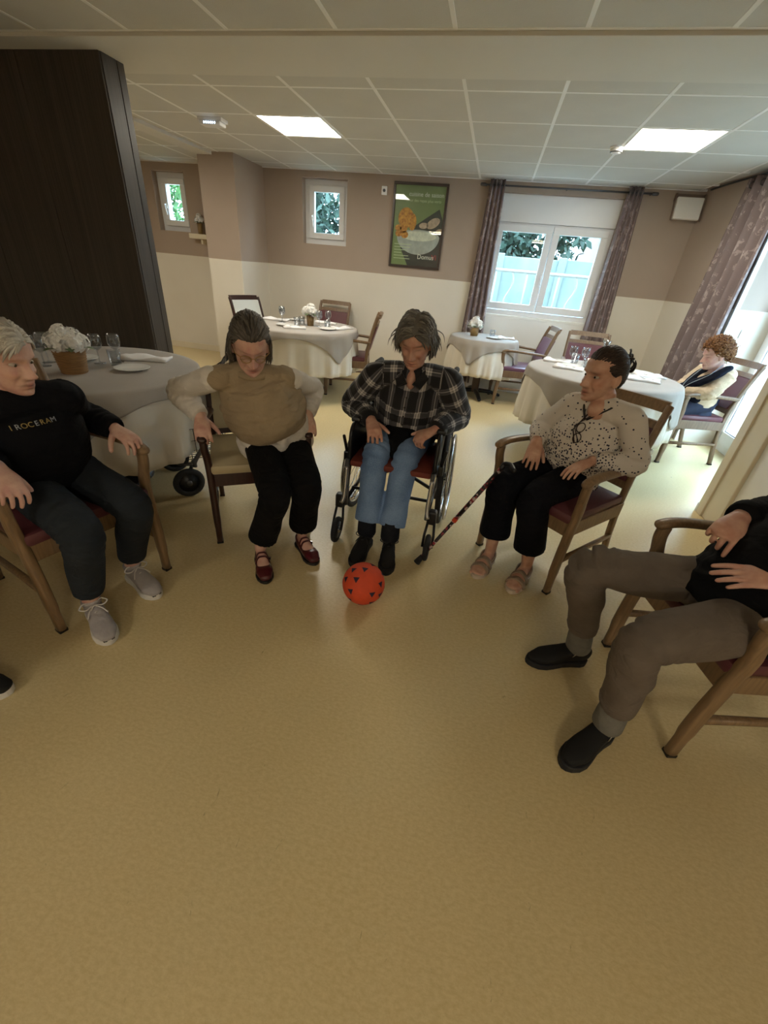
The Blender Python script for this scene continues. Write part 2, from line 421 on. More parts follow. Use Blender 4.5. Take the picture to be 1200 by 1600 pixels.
Box('ceiling_fill', M['tile'], ceil, gx[-2]+0.0, 2.99, 3.2, 5.07, ZC, ZC+0.02)
for x in gx:
    if x < 2.1: Box('grid_bar', M['bar'], ceil, x-0.012, x+0.012, 3.395, BY-0.005, ZC-0.006, ZC+0.012, 0.002)
    if -4.4 < x < 1.9: Box('grid_bar', M['bar'], ceil, x-0.012, x+0.012, -0.2, 2.86, ZC-0.006, ZC+0.012, 0.002)
for y in gy_back[:-1]:
    Box('grid_bar', M['bar'], ceil, -5.7, 2.07, y-0.012, y+0.012, ZC-0.0055, ZC+0.012, 0.002)
for y in gy_front:
    Box('grid_bar', M['bar'], ceil, -4.4, 1.84, y-0.012, y+0.012, ZC-0.0055, ZC+0.012, 0.002)
Box('edge_angle', M['bar'], ceil, -5.7, 2.07, BY-0.02, BY-0.001, ZC-0.012, ZC+0.01, 0.002)
struct(Box('beam_front', M['plaster'], None, -5.7, 2.3, 2.872, 3.385, ZC-0.022, ZC+0.03, 0.003))
struct(Box('beam_left', M['plaster'], None, -3.73, -3.52, 3.385, 5.62, ZC-0.035, ZC+0.03, 0.003))

for i, (x, y) in enumerate(PANELS):
    lab = ['bright square ceiling light panel left, above the window side tables', 'bright square ceiling light panel right, next to the smoke detector',
           'square ceiling light panel behind the camera on the left', 'square ceiling light panel behind the camera on the right', 'square ceiling light panel in the left recess behind the dark partition'][i]
    e = empty('ceiling_light', (x+GS/2, y+GS/2, ZC)); tag(e, lab, 'ceiling light', 'square LED ceiling panels')
    h = GS/2
    MB().box(-h+0.022, h-0.022, -h+0.022, h-0.022, -0.004, 0.012).build('diffuser', M['panel'], e)
    fr = MB()
    for (a, b, c, d) in ((-h+.013, h-.013, -h+.013, -h+.024), (-h+.013, h-.013, h-.024, h-.013), (-h+.013, -h+.024, -h+.024, h-.024), (h-.024, h-.013, -h+.024, h-.024)):
        fr.box(a, b, c, d, -0.007, 0.012)
    fr.build('frame', M['bar'], e)

e = empty('emergency_light', (-2.70, 4.38, ZC)); e.rotation_euler = (0, 0, 0.05); tag(e, 'small white emergency light with a row of glowing LEDs on the ceiling', 'emergency light')
MB().box(-0.115, 0.115, -0.06, 0.06, -0.03, 0.0, 0.006).build('housing', M['pvc'], e)
MB().box(-0.10, 0.10, -0.062, 0.05, -0.058, -0.028, 0.01).build('cover', M['pvc'], e)
for i in range(6): MB().ell((-0.05+0.02*i, -0.063, -0.043), (0.006, 0.003, 0.008), 8, 5).build('led', M['led'], e, True)
e = empty('smoke_detector', (0.765, 4.76, ZC)); tag(e, 'round white smoke detector on the ceiling beside the right light panel', 'smoke detector')
MB().lathe([(0.055, 0.0), (0.055, -0.012), (0.05, -0.016)], 24).build('base', M['pvc'], e, True)
MB().lathe([(0.046, -0.014), (0.047, -0.034), (0.038, -0.044), (0.02, -0.05), (0.001, -0.051)], 24).build('cap', M['pvc'], e, True)
MB().lathe([(0.043, -0.034), (0.0475, -0.036), (0.0475, -0.040), (0.04, -0.042)], 24, close=True).build('vent_ring', M['greymetal'], e, True)

# ---- windows
def sash_frame(b, x0, x1, z0, z1, w, y0, y1):
    b.box(x0, x1, y0, y1, z0, z0+w, 0.004); b.box(x0, x1, y0, y1, z1-w, z1, 0.004)
    b.box(x0, x0+w, y0, y1, z0+w, z1-w, 0.004); b.box(x1-w, x1, y0, y1, z0+w, z1-w, 0.004)
def small_window(name, W, hl=True):
    x0, x1, z0, z1 = W; y = BY+0.10
    e = struct(empty(name, (0, 0, 0)))
    f = MB(); sash_frame(f, x0, x1, z0, z1, 0.075, y, y+0.06); f.build('window_frame', M['pvc'], e)
    s = MB(); sash_frame(s, x0+0.068, x1-0.06, z0+0.066, z1-0.066, 0.070, y-0.03, y+0.03); sa = s.build('sash', M['pvc'], e)
    Box('pane', M['glass'], e, x0+0.136, x1-0.128, y-0.004, y+0.004, z0+0.134, z1-0.134)
    h = MB(); h.box(x0+0.10, x0+0.128, y-0.042, y-0.028, z0+0.27, z0+0.34, 0.004); h.tube([(x0+0.114, y-0.04, z0+0.315), (x0+0.114, y-0.075, z0+0.315), (x0+0.122, y-0.08, z0+0.29), (x0+0.135, y-0.08, z0+0.20)], 0.009, 8, rnd=True)
    h.build('handle', M['white'], e, True)
    for z in (z0+0.17, z1-0.2): MB().tube([(x1-0.055, y-0.035, z), (x1-0.055, y-0.035, z+0.07)], 0.008, 8).build('hinge', M['pvc'], e, True)
small_window('window_1', W1); small_window('window_2', W2)
e = struct(empty('window_3')); x0, x1, z0, z1 = W3; y = BY+0.10
Box('shutter_box', M['pvc'], e, x0, x1, y-0.03, y+0.15, 2.02, z1, 0.004)
f = MB(); sash_frame(f, x0, x1, z0, 2.02, 0.06, y, y+0.07); f.build('window_frame', M['pvc'], e)
xm = 0.575
for a, b_ in ((x0+0.05, xm-0.004), (xm+0.004, x1-0.05)):
    s = MB(); sash_frame(s, a, b_, z0+0.07, 2.0, 0.078, y-0.03, y+0.04); s.build('sash', M['pvc'], e)
    Box('pane', M['glass'], e, a+0.077, b_-0.077, y, y+0.008, z0+0.147, 1.923)
h = MB(); h.box(xm-0.03, xm-0.006, y-0.042, y-0.03, 1.42, 1.50, 0.003); h.tube([(xm-0.018, y-0.04, 1.47), (xm-0.018, y-0.07, 1.47), (xm-0.018, y-0.075, 1.36)], 0.008, 8, rnd=True); h.build('handle', M['pvc'], e, True)
Box('window_sill', M['white'], e, x0-0.0, x1+0.0, BY-0.012, y+0.01, z0-0.03, z0+0.004, 0.004)
Box('apron_panel', M['white'], e, x0, x1, BY-0.008, BY-0.0005, 0.17, z0-0.03, 0.002)

# glazed door in the right recess
e = struct(empty('door_1'))
dx = 2.66
f = MB()
for (ya, yb) in ((4.98, 5.078), (3.30, 3.38), (4.12, 4.22)): f.box(dx, dx+0.07, ya, yb, 0, 2.3, 0.004)
f.box(dx, dx+0.07, 3.30, 5.078, 2.22, 2.32, 0.004); f.box(dx, dx+0.07, 3.30, 5.078, 0.0, 0.10, 0.004)
f.build('door_frame', M['pvc'], e)
for (ya, yb) in ((4.20, 5.0), (3.36, 4.14)):
    s = MB(); s.box(dx-0.02, dx+0.03, ya, ya+0.07, 0.08, 2.24, 0.004); s.box(dx-0.02, dx+0.03, yb-0.07, yb, 0.08, 2.24, 0.004)
    s.box(dx-0.02, dx+0.03, ya, yb, 0.08, 0.20, 0.004); s.box(dx-0.02, dx+0.03, ya, yb, 2.15, 2.24, 0.004); s.build('sash', M['pvc'], e)
    Box('pane', M['glass'], e, dx, dx+0.008, ya+0.068, yb-0.068, 0.198, 2.152)
    g = MB(); g.box(dx-0.004, dx, ya+0.066, yb-0.066, 0.196, 0.206); g.box(dx-0.004, dx, ya+0.066, ya+0.074, 0.2, 2.15); g.box(dx-0.004, dx, yb-0.074, yb-0.066, 0.2, 2.15); g.build('gasket', M['rubber'], e)
struct(Box('wall_door_head', M['wall'], None, 2.66, 3.0, 3.18, 5.08, 2.32, 2.7))
struct(Box('wall_door_side', M['wall'], None, 2.66, 3.0, 3.18, 3.30, 0, 2.32))
e = empty('light_switch', (2.47, 5.079, 1.12)); tag(e, 'white light switch on the wall beside the glazed door', 'switch')
MB().box(-0.04, 0.04, -0.011, 0, -0.04, 0.04, 0.003).build('plate', M['pvc'], e); MB().box(-0.018, 0.018, -0.016, -0.010, -0.026, 0.026, 0.002).build('rocker', M['white'], e)

# ---- curtains
def curtain(name, label, A0, A1, B0, B1, ztop, zbot, folds, amp, ph=0.0):
    """hangs between floor-plan points A0-A1 at the top and B0-B1 at the bottom"""
    A0, A1, B0, B1 = map(V, (A0, A1, B0, B1)); nu, nv = folds*10+1, 26; vs = []; uv = []
    d = nrm(A1-A0); nn = V(-d[1], d[0]); L = np.linalg.norm(A1-A0)*2.2
    for side in (0, 1):
        for j in range(nv):
            t = j/(nv-1); z = ztop+(zbot-ztop)*t
            for i in range(nu):
                s = i/(nu-1); p = (A0*(1-s)+A1*s)*(1-t)+(B0*(1-s)+B1*s)*t
                w = amp*(0.75+0.5*t)*math.sin(2*math.pi*folds*s+ph+0.5*math.sin(3*t+ph))+0.012*t*math.sin(5*s+4*t)
                q = p+nn*(w+(0.004 if side else 0)); vs.append((q[0], q[1], z)); uv.append((s*L, z))
    fs = []
    n = nu*nv
    for j in range(nv-1):
        for i in range(nu-1):
            a = j*nu+i; fs.append((a, a+1, a+nu+1, a+nu)); fs.append((n+a, n+a+nu, n+a+nu+1, n+a+1))
    for j in range(nv-1):
        a = j*nu; fs.append((a, a+nu, n+a+nu, n+a)); a = j*nu+nu-1; fs.append((a, n+a, n+a+nu, a+nu))
    for i in range(nu-1):
        fs.append((i, n+i, n+i+1, i+1)); a = (nv-1)*nu+i; fs.append((a, a+1, n+a+1, n+a))
    o = MB().add(vs, fs).build('fabric', M['curtain'], None, True)
    ul = o.data.uv_layers.new(name='UVMap')
    for lp in o.data.loops: ul.data[lp.index].uv = uv[lp.vertex_index]
    e = empty(name); tag(e, label, 'curtain'); o.parent = e
    for k in range(folds*2):
        s = (k+0.5)/(folds*2); p = A0*(1-s)+A1*s
        a = np.linspace(0, 2*math.pi, 14, endpoint=False); c = V(p[0], p[1], ztop-0.055)
        ring = [c+V(d[0]*0+nn[0]*0.024*math.cos(t), nn[1]*0.024*math.cos(t), 0.024*math.sin(t)) for t in a]
        MB().tube(ring, 0.004, 6, closed=True).build('eyelet', M['greymetal'], e, True)
    return e
cy = BY-0.085
curtain('curtain', 'brown damask curtain hanging left of the double window', (-0.285, cy), (-0.105, cy), (-0.36, cy-0.01), (-0.02, cy), ZC-0.012, 0.06, 4, 0.028)
curtain('curtain', 'brown damask curtain hanging right of the double window', (1.26, cy), (1.42, cy), (1.20, cy-0.02), (1.56, cy), ZC-0.012, 0.06, 4, 0.028, 1.0)
curtain('curtain', 'wide brown damask curtain by the glazed door behind the seated woman', (2.23, 4.93), (2.15, 5.55), (2.21, 4.98), (2.10, 5.62), ZC-0.02, 0.05, 4, 0.045, 0.4)
e = empty('curtain_rod', (0, 0, 0)); tag(e, 'metal curtain rod above the double window', 'curtain rod')
MB().tube([(-0.36, cy, ZC-0.067), (1.54, cy, ZC-0.067)], 0.0095, 12).build('rod', M['greymetal'], e, True)
for x in (-0.36, 1.54): MB().tube([(x-0.02, cy, ZC-0.067), (x+0.02, cy, ZC-0.067)], 0.017, 12, rnd=True).build('finial', M['greymetal'], e, True)
for x in (-0.33, 0.6, 1.51): MB().tube([(x, cy, ZC-0.067), (x, BY-0.004, ZC-0.067), (x, BY, ZC-0.067)], 0.007, 8).build('bracket', M['greymetal'], e, True)
e = empty('curtain_rail'); tag(e, 'dark curtain rail at the ceiling beside the glazed door', 'curtain rail')
MB().tube([(2.06, 6.2, ZC-0.012), (2.10, 5.8, ZC-0.012), (2.17, 5.4, ZC-0.012), (2.26, 4.6, ZC-0.012)], (0.012, 0.010), 8, xd=(1, 0, 0)).build('rail', M['black'], e, True)

# ------------------------------------------------------------------ outside, seen through the windows
M['grass'] = mat('outside_ground', '#555f42', 0.9, var=0.2, scale=6)
M['turq'] = mat('turquoise_wall', '#55625c', 0.8, var=0.12, scale=3, stretch=(1, 1, 0.4), color2='#6d7671')
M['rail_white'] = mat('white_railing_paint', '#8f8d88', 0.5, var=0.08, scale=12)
M['rust'] = mat('rusty_rail', '#b9876a', 0.7, var=0.25, scale=20)
M['roof'] = mat('roof_tile', '#6e605b', 0.8, var=0.2, scale=10)
M['housewall'] = mat('house_render', '#5c4842', 0.8, var=0.1, scale=4)
M['leaves_dark'] = mat('foliage_dark', '#2a3d31', 0.7, var=0.45, scale=14)
M['leaves_light'] = mat('foliage_light', '#466b38', 0.7, var=0.35, scale=12)
M['bark'] = mat('bark', '#5a4a3c', 0.9, var=0.3, scale=10)
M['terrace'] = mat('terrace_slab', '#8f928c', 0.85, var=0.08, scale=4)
struct(Box('ground_outside', M['grass'], None, -16, 16, BY+0.28, 26, -0.5, -0.35))
struct(Box('terrace', M['terrace'], None, 3.0, 12, -2, BY+0.28, -0.14, -0.02))
struct(Box('balcony_slab', M['terrace'], None, -6.5, 3.0, BY+0.28, BY+1.6, -0.4, -0.1))
def wall_post(b, x): pass
e = empty('garden_wall', (0.9, 9.2, -0.35)); tag(e, 'weathered turquoise garden wall behind the white railing outside', 'wall')
wx = -4.2
for i in range(8):
    MB().box(wx+i*1.1+0.012, wx+(i+1)*1.1-0.012, -0.05, 0.05, 0.0, 2.12+0.02*math.sin(i*2.1), 0.01).build('wall_panel', M['turq'], e)
    MB().box(wx+i*1.1-0.07, wx+i*1.1+0.07, -0.09, 0.09, 0.0, 2.16, 0.01).build('post', M['turq'], e)
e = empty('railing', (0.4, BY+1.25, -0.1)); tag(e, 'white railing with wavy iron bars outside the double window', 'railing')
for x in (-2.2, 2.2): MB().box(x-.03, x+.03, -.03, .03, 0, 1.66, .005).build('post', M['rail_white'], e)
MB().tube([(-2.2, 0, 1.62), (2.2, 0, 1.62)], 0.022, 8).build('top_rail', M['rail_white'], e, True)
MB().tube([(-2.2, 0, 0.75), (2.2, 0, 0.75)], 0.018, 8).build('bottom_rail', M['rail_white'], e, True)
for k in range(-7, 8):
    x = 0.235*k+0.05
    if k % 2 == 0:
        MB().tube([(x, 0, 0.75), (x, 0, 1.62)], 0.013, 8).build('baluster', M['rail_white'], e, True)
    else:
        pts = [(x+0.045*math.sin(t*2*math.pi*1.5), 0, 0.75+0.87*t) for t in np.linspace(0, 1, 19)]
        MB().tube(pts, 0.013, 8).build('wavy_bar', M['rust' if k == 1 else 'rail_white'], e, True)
def tree(name, label, loc, trunk_h, blobs, mname, nleaf, leaf=0.07, grp='trees outside the windows'):
    e = empty(name, loc); tag(e, label, 'tree', grp)
    MB().tube([(0, 0, 0), (0.05, 0.03, trunk_h*0.5), (0, 0, trunk_h)], [0.12, 0.09, 0.06], 10).build('trunk', M['bark'], e, True)
    b = MB(); vs = []; fs = []
    for (c, r) in blobs:
        k = int(nleaf*r*r/sum(q[1]**2 for q in blobs)); d = rng.normal(size=(k, 3)); d /= np.linalg.norm(d, axis=1)[:, None]
        P_ = V(c)+d*r*(rng.uniform(0.45, 1.0, (k, 1)))
        for p in P_:
            a = nrm(rng.normal(size=3)); bb = nrm(np.cross(a, rng.normal(size=3))); s = leaf*rng.uniform(0.6, 1.3); n0 = len(vs)
            vs += [p-a*s, p+bb*s*0.4, p+a*s, p-bb*s*0.4]; fs.append((n0, n0+1, n0+2, n0+3))
    b.add(vs, fs); tag(b.build('foliage', M[mname], e), kind='stuff')
tree('conifer', 'dark green conifer behind the turquoise wall outside', (0.2, 11.5, -0.4), 2.4, [((-0.5, 0, 2.6), 1.0), ((0.6, 0.2, 2.9), 1.1), ((0, 0, 4.0), 1.1), ((1.3, 0.3, 3.6), 0.8)], 'leaves_dark', 5200, 0.125)
tree('bush', 'light green bush left behind the turquoise wall outside', (-1.2, 10.6, -0.4), 1.5, [((0, 0, 2.0), 0.9), ((-0.8, 0, 2.3), 0.8)], 'leaves_light', 3000, 0.10)
tree('tree', 'blue green tree outside the small window near the poster', (-5.2, 11.6, -0.4), 2.0, [((0, 0, 2.4), 1.3), ((0.9, 0, 3.2), 1.2), ((-0.8, 0.2, 3.4), 1.2), ((0, 0, 4.3), 1.0)], 'leaves_dark', 5200, 0.125)
tree('tree', 'bright green tree outside the small window by the pillar', (-9.2, 11.0, -0.4), 1.6, [((0, 0, 2.2), 1.3), ((0.4, 0, 3.4), 1.3), ((-0.7, 0, 2.9), 1.1)], 'leaves_light', 4600, 0.11)
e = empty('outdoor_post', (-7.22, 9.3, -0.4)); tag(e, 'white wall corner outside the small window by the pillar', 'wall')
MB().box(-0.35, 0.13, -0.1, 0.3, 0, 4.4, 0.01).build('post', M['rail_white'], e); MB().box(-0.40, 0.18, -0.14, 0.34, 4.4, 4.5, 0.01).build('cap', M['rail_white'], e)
e = empty('house', (3.2, 13.0, -0.4)); tag(e, 'brown house with a white framed window behind the conifer outside', 'house')
MB().box(-0.9, 3.5, 0, 3, 0, 5.2).build('wall', M['housewall'], e)
for x in (-0.35, 0.9):
    w = MB().box(x, x+0.75, -0.03, 0.02, 2.5, 3.9, 0.01).build('window', M['glass'], e); f = MB(); sash_frame(f, x-0.06, x+0.81, 2.44, 3.96, 0.09, -0.06, 0.03); f.box(x+0.34, x+0.41, -0.05, 0.02, 2.5, 3.9); f.box(x, x+0.75, -0.05, 0.02, 3.2, 3.27); f.build('window_frame', M['rail_white'], e)
MB().add([(-1.2, -0.4, 5.1), (3.8, -0.4, 5.1), (3.8, 3.4, 5.1), (-1.2, 3.4, 5.1), (-1.2, 1.5, 6.6), (3.8, 1.5, 6.6)], [(0, 1, 5, 4), (2, 3, 4, 5), (0, 4, 3), (1, 2, 5), (3, 2, 1, 0)]).build('roof', M['roof'], e)
e = empty('outbuilding', (-2.2, 15.5, -0.4)); tag(e, 'low building with a pale tiled roof far left outside the double window', 'house')
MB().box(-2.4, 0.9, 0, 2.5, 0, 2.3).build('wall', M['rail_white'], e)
MB().add([(-2.7, -0.3, 2.2), (1.2, -0.3, 2.2), (1.2, 2.8, 2.2), (-2.7, 2.8, 2.2), (-2.7, 1.25, 4.3), (0.2, 1.25, 4.3)], [(0, 1, 5, 4), (2, 3, 4, 5), (0, 4, 3), (1, 2, 5), (3, 2, 1, 0)]).build('roof', M['roof'], e)
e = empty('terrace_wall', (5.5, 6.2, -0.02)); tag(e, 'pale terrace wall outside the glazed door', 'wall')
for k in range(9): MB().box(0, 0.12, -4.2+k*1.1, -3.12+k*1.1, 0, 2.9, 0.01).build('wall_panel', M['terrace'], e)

# ------------------------------------------------------------------ things on the walls
M['poster_green'] = mat('poster_green', '#7d8a5a', 0.4, var=0.12, scale=3)
M['poster_dark'] = mat('poster_dark', '#3a3a38', 0.4, var=0.2, scale=6)
M['print_white'] = mat('print_white', '#e9e6da', 0.5); M['print_red'] = mat('print_red', '#c2383a', 0.5)
M['print_pale'] = mat('print_pale', '#c9cfa8', 0.5)
M['orange_food'] = mat('print_orange', '#e0a040', 0.5, var=0.3, scale=40, color2='#a8622a')
M['bowl_grey'] = mat('print_bowl', '#b0afaa', 0.5, var=0.15, scale=15); M['soup'] = mat('print_soup', '#d8d2c0', 0.5, var=0.15, scale=25)
M['mush'] = mat('print_mushroom', '#c0a592', 0.5, var=0.2, scale=30)
M['frame_brown'] = mat('poster_frame_brown', '#3c2f28', 0.35, var=0.1, scale=10)
e = empty('framed_poster', (-1.115, BY, 1.885)); tag(e, 'framed green food poster with a soup bowl picture on the back wall', 'poster')
hw, hh = 0.345, 0.455
f = MB(); sash_frame(f, -hw, hw, -hh, hh, 0.028, -0.03, -0.001); f.build('frame', M['frame_brown'], e)
MB().box(-hw+0.02, hw-0.02, -0.014, -0.002, -hh+0.02, hh-0.02).build('sheet', M['poster_green'], e)
def flat(name, poly, yy, m):   # flat printed shape on the poster, in poster plane
    k = len(poly); return MB().add([(x, yy, z) for x, z in poly]+[(x, yy+0.001, z) for x, z in poly], [tuple(range(k)), tuple(range(2*k-1, k-1, -1))]+[(i, i+k, (i+1) % k+k, (i+1) % k) for i in range(k)]).build(name, m, e)
def oval(cx, cz, rx, rz, a0=0, a1=2*math.pi, n=20, rot=0.0):
    pts = [(rx*math.cos(t), rz*math.sin(t)) for t in np.linspace(a0, a1, n, endpoint=(a1-a0 < 6))]
    return [(cx+x*math.cos(rot)-z*math.sin(rot), cz+x*math.sin(rot)+z*math.cos(rot)) for x, z in pts]
flat('print_shape', [(-0.09, -0.43), (0.32, -0.43), (0.32, 0.08), (0.26, 0.20), (0.10, 0.10), (-0.24, -0.12), (-0.20, -0.24)], -0.0150, M['poster_dark'])
flat('print_shape', oval(0.02, -0.10, 0.28, 0.20, math.pi, 2*math.pi), -0.0160, M['bowl_grey'])
flat('print_shape', oval(0.02, -0.10, 0.28, 0.075), -0.0170, M['bowl_grey'])
flat('print_shape', oval(0.03, -0.095, 0.23, 0.055), -0.0180, M['soup'])
flat('print_shape', oval(-0.16, 0.09, 0.10, 0.11), -0.0172, M['orange_food']); flat('print_shape', oval(-0.07, 0.05, 0.05, 0.09), -0.0178, M['orange_food'])
for (x, z, r) in ((-0.25, -0.02, 0.045), (-0.18, -0.03, 0.05), (-0.24, -0.08, 0.045), (-0.16, -0.09, 0.05)): flat('print_shape', oval(x, z, r, r*0.8, n=9), -0.0185, M['orange_food'])
for (x, z, r, ro) in ((0.20, 0.05, 0.09, 0.5), (0.29, -0.03, 0.05, 0.2), (0.08, 0.02, 0.06, 0.1)): flat('print_shape', oval(x, z, r, r*0.55, rot=ro), -0.0188, M['mush'])
RX = Matrix.Rotation(math.pi/2, 4, 'X')
text_mesh('lettering', 'cuisine de saison', 0.066, M['print_white'], e, Matrix.Translation((-0.145, -0.0152, 0.318)) @ RX)
text_mesh('lettering', 'pour des repas plus verts', 0.043, M['print_pale'], e, Matrix.Translation((-0.17, -0.0152, 0.262)) @ RX)
text_mesh('lettering', 'Domus', 0.075, M['print_white'], e, Matrix.Translation((0.035, -0.0190, -0.345)) @ RX)
text_mesh('lettering', 'Vi', 0.082, M['print_red'], e, Matrix.Translation((0.225, -0.0190, -0.345)) @ RX)
for i in range(6): flat('text_line', [(-0.285, -0.19-0.032*i), (-0.285+[.23, .21, .18, .10, .20, .22][i], -0.19-0.032*i), (-0.285+[.23, .21, .18, .10, .20, .22][i], -0.197-0.032*i), (-0.285, -0.197-0.032*i)], -0.0190, M['print_pale'])
MB().box(-hw+0.026, hw-0.026, -0.0225, -0.0205, -hh+0.026, hh-0.026).build('glazing', M['glass'], e)

e = empty('thermostat', (-1.585, BY, 2.24)); tag(e, 'small white thermostat box on the wall left of the poster', 'thermostat')
MB().box(-0.035, 0.035, -0.022, 0, -0.045, 0.045, 0.004).build('casing', M['pvc'], e); MB().tube([(0, -0.02, 0.0), (0, -0.03, 0.0)], 0.017, 14).build('dial', M['greymetal'], e, True)
e = empty('wall_speaker', (1.92, BY, 2.245)); tag(e, 'white panel speaker tilted between two brackets high on the wall', 'speaker')
M['bracket'] = mat('bracket_brown', '#7d6b60', .5, var=.05, scale=8)
Mt = Matrix.Translation((0, -0.085, -0.01)) @ Matrix.Rotation(math.radians(-14), 4, 'X')
MB().box(-0.135, 0.135, -0.02, 0.02, -0.105, 0.105, 0.008, Mt).build('cabinet', M['white'], e)
for s in (-1, 1): MB().add([(s*.145+q, y, z) for q in (-.005, .005) for y, z in ((0, .13), (-.05, .13), (-.125, -.125), (-.10, -.125), (-.03, .06), (0, .06))], [(0, 1, 2, 3, 4, 5), (11, 10, 9, 8, 7, 6)]+[(k, k+6, (k+1) % 6+6, (k+1) % 6) for k in range(6)]).build('bracket', M['bracket'], e)
MB().box(-0.15, 0.15, -0.01, 0, 0.06, 0.13, 0.003).build('back_plate', M['bracket'], e)

e = empty('wall_shelf', (-4.20, BY, 1.545)); tag(e, 'small cream wall shelf left of the pillar', 'shelf')
MB().box(-0.19, 0.12, -0.14, 0, 0, 0.06, 0.006).build('board', M['cream'], e); MB().box(-0.03, 0.0, -0.10, 0, -0.06, 0, 0.004).build('bracket', M['cream'], e)

def blossoms(e, m, spots, r, nflor=26):
    for (x, y, z, s) in spots:
        vs = []; fs = []
        for k in range(nflor):
            d = nrm(rng.normal(size=3)+V(0, 0, 0.4)); c = V(x, y, z)+d*r*s; a = nrm(np.cross(d, rng.normal(size=3))); b = np.cross(d, a)
            for q in range(4):
                t = q*math.pi/2+rng.uniform(0, 0.3); u = a*math.cos(t)+b*math.sin(t); w = -a*math.sin(t)+b*math.cos(t); L = r*s*0.52; n0 = len(vs)
                vs += [c, c+u*L*0.55+w*L*0.42+d*L*0.2, c+u*L+d*L*0.12, c+u*L*0.55-w*L*0.42+d*L*0.2]; fs.append((n0, n0+1, n0+2, n0+3))
        b_ = MB().add(vs, fs); b_.ell((x, y, z), (r*s*0.86,)*3, 10, 7); b_.build('blossom', m, e, False)
def leaf_part(e, p, d, L, w):
    d = nrm(d); s = nrm(np.cross(d, V(0, 0, 1))); up = np.cross(s, d); p = V(p)
    vs = [p, p+d*L*0.35+s*w, p+d*L*0.7+s*w*0.8-up*0.01, p+d*L-up*0.03, p+d*L*0.7-s*w*0.8-up*0.01, p+d*L*0.35-s*w, p+d*L*0.4+up*0.006]
    MB().add(vs, [(0, 1, 6), (1, 2, 6), (2, 3, 6), (3, 4, 6), (4, 5, 6), (5, 0, 6)]).build('leaf', M['leaf'], e)
def flower_pot(label, loc, r, h, m, spots, br, group=None, rim=True, ribs=0):
    e = empty('flower_pot', loc); tag(e, label, 'flower pot', group)
    if ribs:
        pr = [(r*0.8, 0)]
        for k in range(ribs+1):
            t = k/ribs; rr = r*(0.8+0.2*t); pr += [(rr, h*t*0.98), (rr+0.005, h*(t+0.45/ribs)*0.98 if k < ribs else h)]
        pr += [(r*0.92, h), (r*0.9, h-0.02), (0.001, h-0.025)]
    else: pr = [(r*0.85, 0), (r, h), (r*0.92, h), (r*0.9, h-0.02), (0.001, h-0.025)]
    MB().lathe(pr, 26).build('pot', m, e, True)
    blossoms(e, M['petal'], spots, br)
    for k in range(6):
        a = k*1.05+0.4; leaf_part(e, (math.cos(a)*r*0.5, math.sin(a)*r*0.5, h+0.005), (math.cos(a), math.sin(a), 0.35), br*1.9, br*0.5)
    return e
flower_pot('tiny brown pot of white flowers on the wall shelf by the pillar', (-4.24, BY-0.075, 1.605), 0.035, 0.13, M['brownpot'], [(-0.03, 0, 0.165, 1), (0.03, 0, 0.17, 1), (0, 0.0, 0.21, 0.9)], 0.035)

